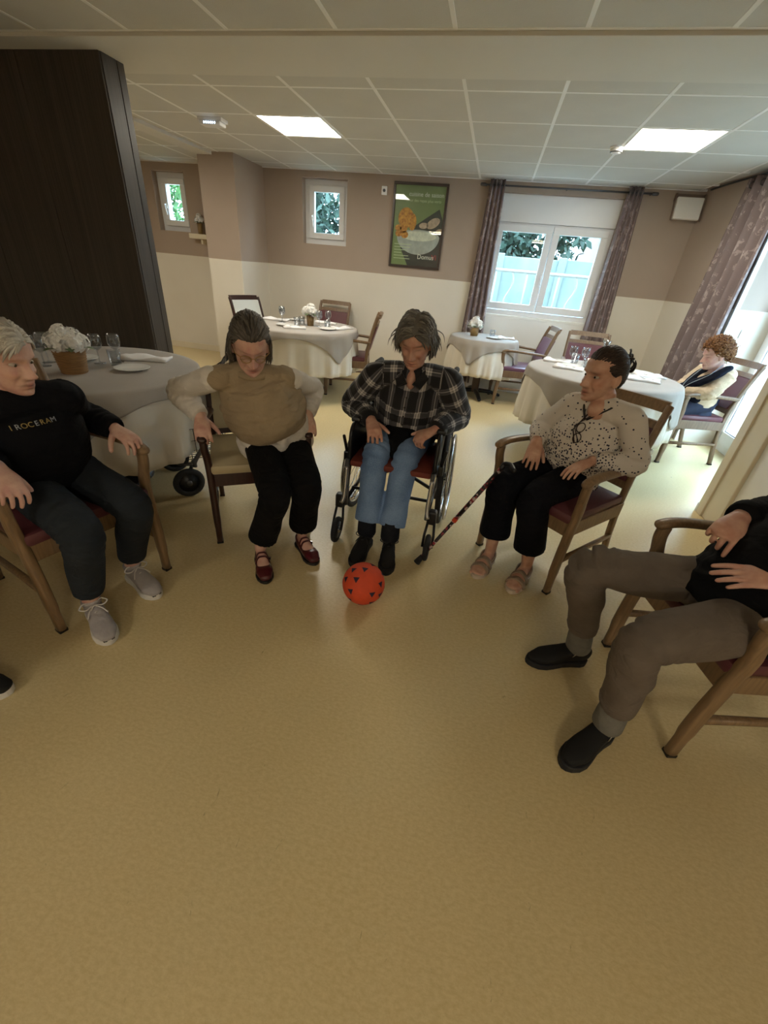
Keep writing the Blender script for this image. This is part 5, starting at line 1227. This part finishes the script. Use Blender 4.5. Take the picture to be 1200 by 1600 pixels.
def plaid_mat():
    m, nt, b = nm('plaid_flannel'); at = N(nt, 'ShaderNodeAttribute', attribute_name='gar'); sp = N(nt, 'ShaderNodeSeparateXYZ'); nt.links.new(at.outputs['Vector'], sp.inputs[0])
    def bands(sock, per, stops):
        a = N(nt, 'ShaderNodeMath', operation='MULTIPLY_ADD'); a.inputs[1].default_value = 1/per; a.inputs[2].default_value = 20.27; nt.links.new(sock, a.inputs[0])
        f = N(nt, 'ShaderNodeMath', operation='FRACT'); nt.links.new(a.outputs[0], f.inputs[0])
        r = ramp(nt, f.outputs[0], stops); return r
    st = [(0, (.03,)), (.28, (.03,)), (.33, (.62,)), (.44, (.35,)), (.50, (1.0,)), (.56, (.35,)), (.68, (.62,)), (.73, (.03,))]
    x = bands(sp.outputs['X'], .080, st); y = bands(sp.outputs['Y'], .088, st)
    mx = N(nt, 'ShaderNodeMix', data_type='RGBA', blend_type='MIX'); mx.inputs[0].default_value = .5; nt.links.new(x, mx.inputs[6]); nt.links.new(y, mx.inputs[7])
    nt.links.new(ramp(nt, mx.outputs[2], [(.05, lin('#0d0e13')), (.3, lin('#4a494e')), (.5, lin('#a3a09e')), (.85, lin('#e2deda'))]), b.inputs['Base Color']); b.inputs['Roughness'].default_value = .85; b.inputs['Sheen Weight'].default_value = .15; return m
M['plaid'] = plaid_mat()
def dots_mat():
    m, nt, b = nm('dotted_cardigan'); v = coords(nt, 'Object'); at = N(nt, 'ShaderNodeAttribute', attribute_name='dens')
    vo = N(nt, 'ShaderNodeTexVoronoi', i_Scale=88.0, i_Randomness=.9); nt.links.new(v, vo.inputs['Vector'])
    sp = N(nt, 'ShaderNodeSeparateColor'); nt.links.new(vo.outputs['Color'], sp.inputs[0])
    lt = N(nt, 'ShaderNodeMath', operation='LESS_THAN'); nt.links.new(sp.outputs[0], lt.inputs[0]); nt.links.new(at.outputs['Fac'], lt.inputs[1])
    ds = N(nt, 'ShaderNodeMath', operation='LESS_THAN'); nt.links.new(vo.outputs['Distance'], ds.inputs[0]); ds.inputs[1].default_value = .40
    mu = N(nt, 'ShaderNodeMath', operation='MULTIPLY'); nt.links.new(lt.outputs[0], mu.inputs[0]); nt.links.new(ds.outputs[0], mu.inputs[1])
    nt.links.new(mixcol(nt, mu.outputs[0], lin('#d6cec4'), lin('#23243a')), b.inputs['Base Color']); b.inputs['Roughness'].default_value = .85; return m
M['dots'] = dots_mat()

# ---- woman in navy sweatshirt (left)
J = JJ((.964, -.267), (-1.69, 1.20, .555), kl=(-1.297, 1.212, .462), kr=(-1.318, .978, .472), al=(-1.425, 1.241, .10), ar=(-1.408, .991, .10), tl=(-1.23, 1.16, 0), tr=(-1.24, .885, 0), neck=(-1.575, 1.10, .915), head=(-1.548, 1.105, 1.045), hf=(.97, .08, -.20),
       sl=(-1.515, 1.235, .885), sr=(-1.61, .955, .88), el=(-1.69, 1.43, .745), wl=(-1.455, 1.375, .725), er=(-1.78, .985, .72), wr=(-1.49, .915, .735))
p, Rm = build_body('white haired woman in navy sweatshirt seated at the left, hand on armrest', J, skinA, .97, hands=dict(l=dict(d=(.88, -.22, -.22), up=(.15, .0, 1), curl=(22, 40, 25), thumb=(.75, .55, -.5)), r=dict(d=(.70, -.25, -.55), up=(.5, 0, .85), curl=(15, 35, 25), thumb=(.6, .7, -.4))), brow=(.85, .82, .8))
eye_parts(p, J['head'], Rm, .97, (.0, 1, -.15), '#4a4640')
sw = garment('sweatshirt', [torso_of(J, ((.175, .13), (.19, .15), (.184, .142), (.160, .106), (.074, .072)), .025, .05, .03)]+shoulders(J, .062)+[sleeve(J, 'l', (.072, .066, .062, .058, .050), .06), sleeve(J, 'r', (.072, .066, .062, .058, .050), .06)], M['navy'], p, seed=3, wr=.0055)
for q in 'lr': w_, e_ = J['w'+q], J['e'+q]; ring_band('cuff', w_+(e_-w_)*.16, w_+(e_-w_)*.0, .049, .041, M['navy'], sw)
ring_band('neck_band', J['neck']-V(0, 0, .010), J['neck']+V(.008, 0, .018), .070, .062, M['navy'], sw)
garment('trousers', trousers(J, (.092, .086, .073, .066, .056), .16), M['slate'], p, seed=4)
for q in 'lr': sneaker(p, J['a'+q], J['t'+q], M['shoe_grey'], M['sole_white'], M['lace'], toe_m=M['black'])
hair_part(p, J['head'], Rm, .97, hG, 'short', 460, 2, .075, .0058, .010, .12, .066, .016, -.06, comb=lambda d, r: nrm(V(d[0]*.8+(.5 if d[0] > -.2 else -.3)*(d[1] > 0), -.45, -.15)+r.normal(size=3)*.10), gravity=.25, bulge=1.03)
M['gold'] = mat('gold_thread', '#a08a50', .6, var=.2, scale=60); M['thread'] = mat('silver_thread', '#9aa0a6', .6)
# embroidered lettering on the chest, wrapped onto the sweatshirt
def wrap_text(parent, garm, s, size, m, centre, along, up, out, name='lettering', extr=.0008):
    along = nrm(along); out = nrm(V(out)-along*np.dot(out, along)); up = np.cross(out, along)
    Mx = Matrix(((along[0], up[0], out[0], centre[0]), (along[1], up[1], out[1], centre[1]), (along[2], up[2], out[2], centre[2]), (0, 0, 0, 1)))
    for i, (chv, xo) in enumerate(s):
        o = text_mesh(name, chv, size, m[i % len(m)], parent, Matrix.Translation((0, 0, 0)), extr, align='CENTER')
        P_ = getv(o.data)+V(xo, 0, 0); Pw = P_@np.array(Mx.to_3x3()).T+np.array(Mx.translation)
        from mathutils.bvhtree import BVHTree
        bv = wrap_text.cache.setdefault(garm.name, BVHTree.FromPolygons([v.co[:] for v in garm.data.vertices], [tuple(f.vertices) for f in garm.data.polygons]))
        for k in range(len(Pw)):
            h = bv.ray_cast(Vector(Pw[k]+out*.25), Vector(-out), .6)
            if h[0] is not None: Pw[k] = V(h[0][:])+out*(.0018+(P_[k, 2] > 0)*.001)
        setv(o.data, Pw)
wrap_text.cache = {}
cN = J['hip']+(J['neck']-J['hip'])*.66
wrap_text(sw, sw, [(c, -.075+.018*i) for i, c in enumerate('IROCERAM')], .024, [M['gold'], M['thread'], M['gold']], cN+V(.1, -.03, .025), J['L']+V(0, 0, .03), None, V(.93, -.36, .1))

# ---- woman in beige vest
J = JJ((.545, -.84), (-1.0, 1.935, .55), kl=(-.707, 1.65, .455), kr=(-.815, 1.535, .459), al=(-.786, 1.76, .105), ar=(-.934, 1.565, .10), tl=(-.664, 1.642, 0), tr=(-.855, 1.452, 0), neck=(-1.025, 1.785, .935), head=(-.995, 1.735, 1.062), hf=(.50, -.72, -.42),
       sl=(-.875, 1.875, .905), sr=(-1.175, 1.695, .905), el=(-.865, 2.15, .795), wl=(-.842, 1.995, .705), er=(-1.45, 1.79, .79), wr=(-1.282, 1.712, .705))
p, Rm = build_body('grey haired woman with glasses in beige vest leaning forward', J, skinA, .97, hands=dict(l=dict(d=(.35, -.60, -.50), up=(.3, -.4, .8), curl=(25, 45, 30), thumb=(.7, .6, -.4)), r=dict(d=(.42, -.62, -.50), up=(.2, -.5, .8), curl=(25, 45, 30), thumb=(.7, .6, -.4))), brow=(.6, .55, .52), eyes='down', fat=1.06)
bl = garment('blouse', [torso_of(J, ((.198, .162), (.180, .146), (.165, .124), (.138, .080), (.062, .060)), .03, .02)]+shoulders(J, .050)+[sleeve(J, 'l', (.058, .054, .054, .052, .042), .06), sleeve(J, 'r', (.058, .054, .056, .054, .042), .06)], M['blouse'], p, seed=7, wr=.010, fold=.006)
for q in 'lr': w_, e_ = J['w'+q], J['e'+q]; ring_band('cuff', w_+(e_-w_)*.22, w_+(e_-w_)*.02, .044, .040, M['blouse'], bl)
hip, nk = J['hip'], J['neck']; u = nk-hip
ve = garment('vest', [torso([hip+u*.30+J['F']*.035, hip+u*.44+J['F']*.035, hip+u*.66+J['F']*.02, hip+u*.88, nk-u*.02], ((.188, .158), (.204, .174), (.195, .158), (.172, .120), (.080, .080)), np.stack([-J['L']]*2+[nrm(J['sr']-J['sl'])]*3), waist=.12)]+[limb([J['sl']*.93+J['sr']*.07, J['sl']*.5+J['sr']*.5+V(0, 0, .012), J['sr']*.93+J['sl']*.07], [.061, .066, .061])], M['vest'], p, seed=8, wr=.005, fold=.006)
ring_band('neck_band', nk+V(.004, -.006, .0), nk+V(.008, -.012, .026), .080, .074, M['vest'], ve)
garment('trousers', trousers(J, (.092, .086, .074, .070, .074), .20), M['blacktr'], p, seed=9)
def mary_jane(parent, ank, toe):
    h, f, x = shoe_frame(ank, toe); up = V(0, 0, 1)
    sh = shoe_upper(h, f, x, [(.018, .024, .058), (.05, .032, .050), (.09, .034, .040), (.125, .037, .036), (.155, .041, .044), (.19, .042, .046), (.222, .032, .036)], .014, M['maroon'], parent)
    sole_part('sole', h, f, x, .248, .045, 0, .018, M['black'], sh)
    for y, z in ((.095, .074), (.118, .066)): MB().tube(catmull([h+f*y-x*.036+up*.040, h+f*(y+.002)-x*.020+up*(z+.010), h+f*(y+.004)+up*(z+.018), h+f*y+x*.020+up*(z+.010), h+f*y+x*.036+up*.040], 4), (.0075, .0028), 8, xd=f).build('strap', M['maroon'], sh, True)
    MB().box(-.008, .008, -.004, .004, -.008, .008, .002, Matrix.Translation(Vector(h+f*.1-x*.038+up*.05))).build('buckle', M['steel'], sh)
for q in 'lr': mary_jane(p, J['a'+q], J['t'+q])
hair_part(p, J['head'], Rm, .97, hB, 'long', 540, 5, lambda d: .16 if d[2] < .5 and d[1] < .45 else .13, .0058, .014, .14, .070, .012, -.06, comb=lambda d, r: nrm(V(d[0]*(.5 if d[2] < .5 else .3), -.9, -.05)+r.normal(size=3)*.09), gravity=lambda d: .8 if d[2] < .5 else .06, bulge=1.05)
def glasses(parent, c, Rm, s, m, y=.098, z=.0):
    e = MB()
    for sd in (-1, 1):
        ring = [c+Rm@V(sd*.031+.023*math.cos(t), y-.012*abs(math.cos(t))*(1 if math.cos(t)*sd > 0 else 0), z-.004+.017*math.sin(t))*s for t in np.linspace(0, 2*math.pi, 20, endpoint=False)]
        e.tube(ring, .0017, 6, closed=True)
        e.tube([c+Rm@V(sd*.053, y-.010, z+.004)*s, c+Rm@V(sd*.074, y-.035, z+.006)*s, c+Rm@V(sd*.083, -.012, z+.004)*s], .0016, 6)
    e.tube([c+Rm@V(-.009, y, z)*s, c+Rm@V(0, y+.004, z+.003)*s, c+Rm@V(.009, y, z)*s], .0016, 6)
    o = e.build('glasses', m, parent, True)
    for sd in (-1, 1): MB().tube([c+Rm@V(sd*.031, y-.001, z-.004)*s, c+Rm@V(sd*.031, y+.0005, z-.004)*s], (.022*s, .016*s), 18, xd=Rm[:, 0]).build('lens', M['glass'], o, True)
    return o
M['goldwire'] = mat('gold_wire', '#b08d5a', .3, metal=.8)
glasses(p, J['head'], Rm, .97, M['goldwire'])

# ---- man in plaid in the wheelchair
J = JJ((0, -1), (-.365, 2.42, .555), kl=(-.297, 2.05, .51), kr=(-.46, 2.03, .515), al=(-.313, 1.89, .12), ar=(-.452, 1.90, .12), tl=(-.279, 1.678, 0), tr=(-.46, 1.738, 0), neck=(-.335, 2.235, .95), head=(-.335, 2.19, 1.098), hf=(-.04, -.90, -.36),
       sl=(-.150, 2.25, .915), sr=(-.525, 2.215, .91), el=(-.06, 2.33, .715), er=(-.69, 2.31, .70), wl=(-.170, 2.125, .680), wr=(-.525, 2.125, .680))
p, Rm = build_body('man in plaid shirt and jeans sitting in the wheelchair', J, skinB, 1.03, True, hands=dict(l=dict(d=(-.62, -.52, -.32), up=(-.25, -.35, .85), curl=(45, 60, 30), thumb=(.55, .8, .0), s=1.06), r=dict(d=(.42, -.78, -.36), up=(.1, -.3, .9), curl=(25, 35, 20), thumb=(.75, .6, -.1), s=1.06)), brow=(.35, .32, .31), eyes='down', footL=.25, chest=[(.055, -.040, (.026, .042, .05))])
sh = garment('shirt', [torso_of(J, ((.185, .135), (.205, .165), (.20, .15), (.165, .095), (.070, .068)), .03, .03, .06)]+shoulders(J, .068)+[sleeve(J, 'l', (.078, .074, .068, .062, .050), .05), sleeve(J, 'r', (.078, .074, .068, .062, .050), .05)], M['plaid'], p, seed=12, wr=.0055)
for q in 'lr': w_, e_ = J['w'+q], J['e'+q]; ring_band('cuff', w_+(e_-w_)*.24, w_+(e_-w_)*.02, .048, .045, M['plaid'], sh)
for s_ in (-1, 1):
    nk = J['neck']; vs = [nk+V(s_*.012, -.098, -.055), nk+V(s_*.062, -.045, .012), nk+V(s_*.070, .02, .030), nk+V(s_*.085, .02, -.005), nk+V(s_*.088, -.055, -.028), nk+V(s_*.058, -.112, -.075)]
    vs = [v for v in vs]+[v+V(s_*.004, -.006, .006) for v in vs]; MB().add(vs, [(0, 1, 4, 5), (1, 2, 3, 4), (6, 11, 10, 7), (7, 10, 9, 8), (0, 5, 11, 6), (5, 4, 10, 11), (4, 3, 9, 10), (3, 2, 8, 9), (2, 1, 7, 8), (1, 0, 6, 7)]).build('collar', M['plaid'], sh)
for k in range(5):
    t = .80-.13*k; hip, nk = J['hip'], J['neck']; c = hip+(nk-hip)*t
    from mathutils.bvhtree import BVHTree
    bv = BVHTree.FromPolygons([v.co[:] for v in sh.data.vertices], [tuple(f.vertices) for f in sh.data.polygons]) if k == 0 else bv
    h = bv.ray_cast(Vector((c[0], c[1]-.5, c[2])), Vector((0, 1, 0)), 1.0)
    if h[0] is not None: MB().ell(V(h[0][:]), (.006, .003, .006), 10, 6).build('button', M['black'], sh, True)
garment('jeans', trousers(J, (.092, .085, .072, .069, .074), .12, (.18, .135)), M['jeans'], p, seed=13, wr=.0055)
hip = J['hip']; lap = garment('lap_belt', [torso([hip+V(0, -.02, .055), hip+V(0, -.04, .10), hip+V(0, -.04, .13)], ((.19, .165), (.20, .180), (.19, .17)), (1, 0, 0)), limb([hip+V(0, -.16, .100), hip+V(0.0, -.25, .060), hip+V(-.005, -.33, .012), hip+V(-.01, -.36, -.03)], [(.11, .03), (.085, .03), (.04, .028), (.02, .02)], xd=(1, 0, 0))], M['blackj'], p, seed=15, wr=.002)
for q in 'lr':
    ring_band('sock', J['a'+q]+V(0, 0, .09), J['a'+q]-V(0, 0, .03), .046, .050, M['darksock'], p)
    o = sneaker(p, J['a'+q], J['t'+q], M['shoe_black'], M['rubber'], M['black'], .285)
hair_part(p, J['head'], Rm, 1.03, hC, 'bowl', 520, 8, lambda d: .09 if d[1] > .3 else (.065 if d[2] < .15 else .10), .0056, .018, .14, .066, .000, -.075, comb=lambda d, r: nrm((V((.9 if d[0] > -.1 else -.9), -.10, -.1) if d[1] > .3 else V(.8*np.sign(d[0]+.1), -.25, -.25))+r.normal(size=3)*.18), gravity=lambda d: .2 if d[1] > .3 else .5, bulge=1.045)

# ---- woman in dotted cardigan
J = JJ((-.676, -.737), (.585, 2.25, .55), kl=(.386, 1.904, .485), kr=(.241, 1.997, .49), al=(.447, 1.92, .10), ar=(.251, 1.986, .10), tl=(.33, 1.661, 0), tr=(.171, 1.773, 0), neck=(.605, 2.125, .94), head=(.558, 2.125, 1.06), hf=(-.86, -.50, -.08),
       sl=(.715, 2.035, .905), sr=(.49, 2.195, .905), el=(.80, 2.0, .705), wl=(.605, 2.0, .690), er=(.385, 2.28, .740), wr=(.355, 2.13, .705))
p, Rm = build_body('dark haired woman in dotted white cardigan with hands on her lap', J, skinC, .98, hands=dict(l=dict(d=(-.75, -.52, -.30), up=(-.2, .0, .9), curl=(12, 18, 10), thumb=(.6, .75, -.3)), r=dict(d=(-.12, -.72, -.50), up=(.0, -.5, .8), curl=(12, 18, 10), thumb=(.6, .75, -.3))), toes=(1, -1), brow=(.42, .36, .34), chest=[(.044, -.030, (.046, .041, .054))])
eye_parts(p, J['head'], Rm, .98, (-.1, 1, 0), '#241812')
ca = garment('cardigan', [torso_of(J, ((.170, .13), (.182, .148), (.172, .13), (.142, .084), (.072, .070)), .02, .03, .10)]+shoulders(J, .054)+[sleeve(J, 'l', (.060, .056, .053, .049, .041), .05), sleeve(J, 'r', (.060, .056, .053, .049, .041), .05)], M['dots'], p, seed=22, wr=.0055)
cv = getv(ca.data); gv = np.empty(len(cv)*3); ca.data.attributes['gar'].data.foreach_get('vector', gv); gv = gv.reshape(-1, 3)
dn = np.where(gv[:, 2] < .5, np.interp(cv[:, 2], [.60, .70, .78, .95], [1.0, .95, .38, .07]), np.interp(gv[:, 1], [.05, .28, .40, .48], [.07, .14, .85, 1.0]))
a = ca.data.attributes.new('dens', 'FLOAT', 'POINT'); a.data.foreach_set('value', dn.astype(float))
garment('trousers', trousers(J, (.094, .088, .078, .078, .084), .24), M['navytr'], p, seed=23)
def sandal(parent, ank, toe):
    h, f, x = shoe_frame(ank, toe, .058); up = V(0, 0, 1)
    so = sole_part('sandal', h, f, x, .252, .047, 0, .022, M['sandal_sole'], parent); 
    for y0, y1, w, z in ((.118, .150, .043, .070), (.158, .195, .047, .052)):
        MB().tube(catmull([h+f*(y0+y1)/2-x*(w+.001)+up*.016, h+f*(y0+y1)/2-x*w*.85+up*(z*.72), h+f*(y0+y1)/2+up*(z+.008), h+f*(y0+y1)/2+x*w*.85+up*(z*.72), h+f*(y0+y1)/2+x*(w+.001)+up*.016], 4), ((y1-y0)/2, .0045), 10, xd=f, p=3).build('strap', M['taupe'], so, True)
    MB().tube(catmull([h+f*.115-x*.034+up*.045, h+f*.06-x*.037+up*.058, h+f*.004+up*.062, h+f*.06+x*.037+up*.058, h+f*.115+x*.034+up*.045], 5), (.014, .004), 10, xd=up, p=3).build('heel_strap', M['taupe'], so, True)
for q in 'lr': sandal(p, J['a'+q], J['t'+q])
hair_part(p, J['head'], Rm, .98, hD, 'back', 520, 11, lambda d: .10, .0052, .006, .06, .064, .006, -.06, comb=lambda d, r: nrm(V(-d[0]*.2, -1.0, .05)+r.normal(size=3)*.08), bulge=1.01)
rg = np.random.RandomState(4); b = MB()
for k in range(16):   # loose curls at the back of the head
    a0 = rg.uniform(0, 6.28); c = V(.02*rg.normal(), -.115+.012*rg.normal(), .045+.022*rg.normal()); r = rg.uniform(.018, .032); ax1 = nrm(rg.normal(size=3)); ax2 = nrm(np.cross(ax1, rg.normal(size=3)))
    b.tube([J['head']+Rm@(c+ax1*r*math.cos(t)+ax2*r*math.sin(t))*.98 for t in np.linspace(a0, a0+4.6, 10)], [.0045]*9+[.002], 6)
o = b.build('hair_curl', hD, p, True); a = o.data.attributes.new('tint', 'FLOAT', 'POINT'); a.data.foreach_set('value', rg.uniform(.1, .7, len(o.data.vertices)))
# reading glasses hanging on a cord
bv = BVHTree.FromPolygons([v.co[:] for v in ca.data.vertices], [tuple(f.vertices) for f in ca.data.polygons])
def on_chest(t, lat, off=.006):
    c = J['hip']+(J['neck']-J['hip'])*t+J['L']*lat; h = bv.ray_cast(Vector(c+J['F']*.4), Vector(-J['F']), .6); return V(h[0][:])+J['F']*off if h[0] is not None else c+J['F']*.14
for sg in (-1, 1): MB().tube(catmull([J['neck']+J['L']*sg*.072-J['F']*.03+V(0, 0, .02), J['neck']+J['L']*sg*.066+J['F']*.045-V(0, 0, .002), on_chest(.92, sg*.046, .003), on_chest(.79, sg*.004, .003)], 5), (.005, .003), 8).build('neck_trim', M['black'], ca, True)
M['dkframe'] = mat('dark_brown_frame', '#2a1a18', .3)
gb = MB(); q0 = on_chest(.80, .0)
for (t, lt) in ((.70, .012), (.575, .028)):
    c = on_chest(t, lt, .012); up_ = nrm(on_chest(t+.06, lt-.004, .012)-c); sd = nrm(np.cross(up_, J['F']))
    gb.tube([c+sd*.019*math.cos(a)+up_*.023*math.sin(a) for a in np.linspace(0, 2*math.pi, 18, endpoint=False)], .0024, 6, closed=True)
gb.tube([on_chest(.86, -.01), on_chest(.66, -.012, .012), on_chest(.50, .03, .010)], .003, 6); gb.tube([on_chest(.87, .015), on_chest(.70, -.02, .010), on_chest(.52, .045, .010)], .0025, 6)
gb.tube(catmull([J['neck']+J['L']*.055+J['F']*.03, on_chest(.88, .02), on_chest(.80, .0, .01)], 4), .002, 6); gb.tube(catmull([J['neck']-J['L']*.055+J['F']*.03, on_chest(.88, -.03), on_chest(.80, .0, .01)], 4), .002, 6)
gb.build('hanging_glasses', M['dkframe'], p, True)

# ---- man at the right edge
J = JJ((-.975, -.22), (.96, 1.278, .54), .095, kl=(.618, 1.002, .525), kr=(.529, 1.342, .520), al=(.668, 1.038, .12), ar=(.626, 1.381, .12), tl=(.549, .919, 0), tr=(.435, 1.317, 0), neck=(1.25, 1.345, .975), head=(1.22, 1.335, 1.11), hf=(-.9, -.05, -.30),
       sl=(1.24, 1.15, .935), sr=(1.19, 1.53, .935), el=(1.22, 1.06, .73), er=(1.165, 1.61, .75), wl=(.985, 1.180, .715), wr=(.930, 1.410, .785))
p, Rm = build_body('man in black top and grey brown trousers seated at the right edge', J, skinB, 1.03, True, hands=dict(l=dict(d=(-.95, .06, -.12), up=(.05, -.25, .95), curl=(6, 10, 6), thumb=(.5, .8, -.4), s=1.10, fan=5), r=dict(d=(-.60, -.66, -.20), up=(-.15, -.30, .95), per=[(25, 35, 20), (40, 60, 35), (45, 65, 40), (48, 70, 40)], thumb=(.55, .8, -.3), s=1.10)), brow=(.5, .46, .44), footL=.25)
eye_parts(p, J['head'], Rm, 1.03)
jk = garment('jacket', [torso_of(J, ((.200, .165), (.192, .150), (.18, .13), (.16, .09), (.072, .07)), .01, .05)]+shoulders(J, .064)+[sleeve(J, 'l', (.072, .068, .064, .060, .050), .05), sleeve(J, 'r', (.072, .068, .064, .060, .052), .05)], M['blackj'], p, seed=31, wr=.003)
for q in 'lr': w_, e_ = J['w'+q], J['e'+q]; ring_band('cuff', w_+(e_-w_)*.18, w_+(e_-w_)*.03, .056, .047, M['blackj'], jk)
tr = garment('trousers', trousers(J, (.090, .083, .070, .066, .056), .20, (.150, .105)), M['joggers'], p, seed=33, wr=.010, fold=.006)
for q in 'lr':
    a_, k_ = J['a'+q], J['k'+q]; ring_band('hem', a_+(k_-a_)*.30, a_+(k_-a_)*.20, .057, .050, M['joggers'], tr); ring_band('sock', a_+(k_-a_)*.24, a_-V(0, 0, .035), .042, .047, M['sock'], p)
    s_ = sneaker(p, a_, J['t'+q], M['shoe_black'], M['rubber'], M['black'], .275, laces=False)
    h, f, x = shoe_frame(a_, J['t'+q]); MB().tube([h+f*.10-x*.036+V(0, 0, .07), h+f*.075-x*.037+V(0, 0, .105)], .003, 6).build('zip', M['steel'], s_, True)
hair_part(p, J['head'], Rm, 1.03, hC, 'short', 300, 18, .06, .006, .010, .15, .074, .03, -.05, comb=lambda d, r: nrm(V(d[0]*.6, -.7, -.2)+r.normal(size=3)*.15))

# ---- red haired woman by the glazed door
J = JJ((-.963, -.27), (2.05, 4.46, .55), kl=(1.757, 4.27, .475), kr=(1.72, 4.43, .475), al=(1.745, 4.285, .10), ar=(1.70, 4.44, .10), tl=(1.60, 4.23, 0), tr=(1.54, 4.39, 0), neck=(2.035, 4.32, .875), head=(1.96, 4.31, .985), hf=(-.95, -.05, -.28),
       sl=(2.10, 4.245, .845), sr=(2.02, 4.49, .84), el=(2.005, 4.215, .69), er=(1.93, 4.56, .67), wl=(1.855, 4.33, .655), wr=(1.83, 4.42, .655))
p, Rm = build_body('red haired woman in cream sleeves and navy wrap dozing by the glazed door', J, skinA, .97, hands=dict(l=dict(d=(-.6, .6, -.2), up=(-.3, 0, .9), curl=(20, 30, 20)), r=dict(d=(-.5, -.7, -.2), up=(-.3, 0, .9), curl=(20, 30, 20))), brow=(.6, .5, .45), eyes='down', fat=1.08)
ct = garment('cardigan', [torso_of(J, ((.165, .13), (.178, .15), (.165, .128), (.14, .084), (.064, .062)), .03, .03)]+shoulders(J, .060)+[sleeve(J, 'l', (.074, .072, .068, .058, .046), .05), sleeve(J, 'r', (.074, .07, .066, .058, .046), .05)], M['creamcard'], p, seed=41, wr=.0055)
hip, nk = J['hip'], J['neck']; u = nk-hip; Fv, Lv = J['F'], J['L']
wr_ = garment('wrap', [limb([nk+Lv*.075-Fv*.02+V(0, 0, .02), nk+Lv*.085+Fv*.08-V(0, 0, .05), hip+u*.55+Lv*.03+Fv*.16, hip+u*.30-Lv*.04+Fv*.19, hip+u*.15-Lv*.06+Fv*.20], [(.042, .024)]*2+[(.055, .03), (.07, .035), (.06, .03)], xd=Lv), limb([nk-Lv*.075-Fv*.02+V(0, 0, .02), nk-Lv*.085+Fv*.07-V(0, 0, .05), hip+u*.5-Lv*.05+Fv*.16, hip+u*.25+Fv*.19], [(.045, .026)]*4, xd=Lv), limb([hip+u*.22+Lv*.10+Fv*.13, hip+u*.2+Fv*.2, hip+u*.22-Lv*.10+Fv*.13], [.06, .07, .06])], M['coat'], p, seed=43, wr=.002, fold=.005)
for sgn in (-1, 1): MB().tube(catmull([nk+Lv*sgn*.07+Fv*.035+V(0, 0, .045), nk+Lv*sgn*.07+Fv*.118-V(0, 0, .045), hip+u*.56+Lv*sgn*.03+Fv*.198, hip+u*.34-Lv*sgn*.0+Fv*.225], 5), .003, 6).build('piping', M['thread'], wr_, True)
sk = [torso([hip-V(0, 0, .035), hip+V(0, 0, .05), hip+u*.2], [(.175, .135)]*3, Lv)]+[limb([J['h'+q], J['h'+q]*.5+J['k'+q]*.5, J['h'+q]*.25+J['k'+q]*.75], [.10, .095, .088]) for q in 'lr']
garment('skirt', sk+[limb([hip+Lv*.13+Fv*.03, hip+Lv*.165+Fv*.02-V(0, 0, .10), hip+Lv*.17+Fv*.05-V(0, 0, .17)], [(.09, .025), (.085, .022), (.05, .015)], xd=Fv)], M['skirt'], p, seed=45)
for q in 'lr': sneaker(p, J['a'+q], J['t'+q], M['taupe'], M['sole_white'], M['lace'], .25)
hair_part(p, J['head'], Rm, .97, hE, 'curly', 420, 21, .075, .0066, .026, .55, .072, .015, -.05, comb=lambda d, r: nrm(V(d[0]*.8, -.7, .15)+r.normal(size=3)*.35), bulge=1.06)

# ---- person at the left edge, only one shoe in the picture
J = JJ((.99, .1), (-1.98, .46, .55), kl=(-1.57, .53, .48), kr=(-1.55, .33, .48), al=(-1.585, .565, .10), ar=(-1.54, .30, .10), tl=(-1.42, .605, 0), tr=(-1.36, .29, 0), neck=(-2.0, .46, .96), head=(-1.96, .46, 1.09), hf=(.95, .1, -.2),
       sl=(-2.0, .63, .92), sr=(-1.99, .29, .92), el=(-1.97, .70, .71), er=(-1.97, .22, .71), wl=(-1.75, .60, .68), wr=(-1.75, .30, .68))
p, Rm = build_body('person at the left edge of whom only a black shoe with white sole shows', J, skinA, 1.0, hands=dict(l=dict(d=(.9, -.2, -.2), up=(0, 0, 1)), r=dict(d=(.9, .2, -.2), up=(0, 0, 1))), voxel=.008)
garment('sweater', [torso_of(J)]+shoulders(J)+[sleeve(J, 'l', wrist=.05), sleeve(J, 'r', wrist=.05)], M['slate'], p, seed=51); garment('trousers', trousers(J), M['blacktr'], p, seed=52)
for q in 'lr': sneaker(p, J['a'+q], J['t'+q], M['shoe_black'], M['sole_white'], M['black'], .262, laces=False)
hair_part(p, J['head'], Rm, 1.0, hG, 'short', 260, 28, .07, .0066, .012, .2, comb=lambda d, r: nrm(V(d[0], -.5, -.3)+r.normal(size=3)*.15))
armchair('beech armchair at the left edge under the person with the black shoe', (-1.70, .46), (.99, .1))
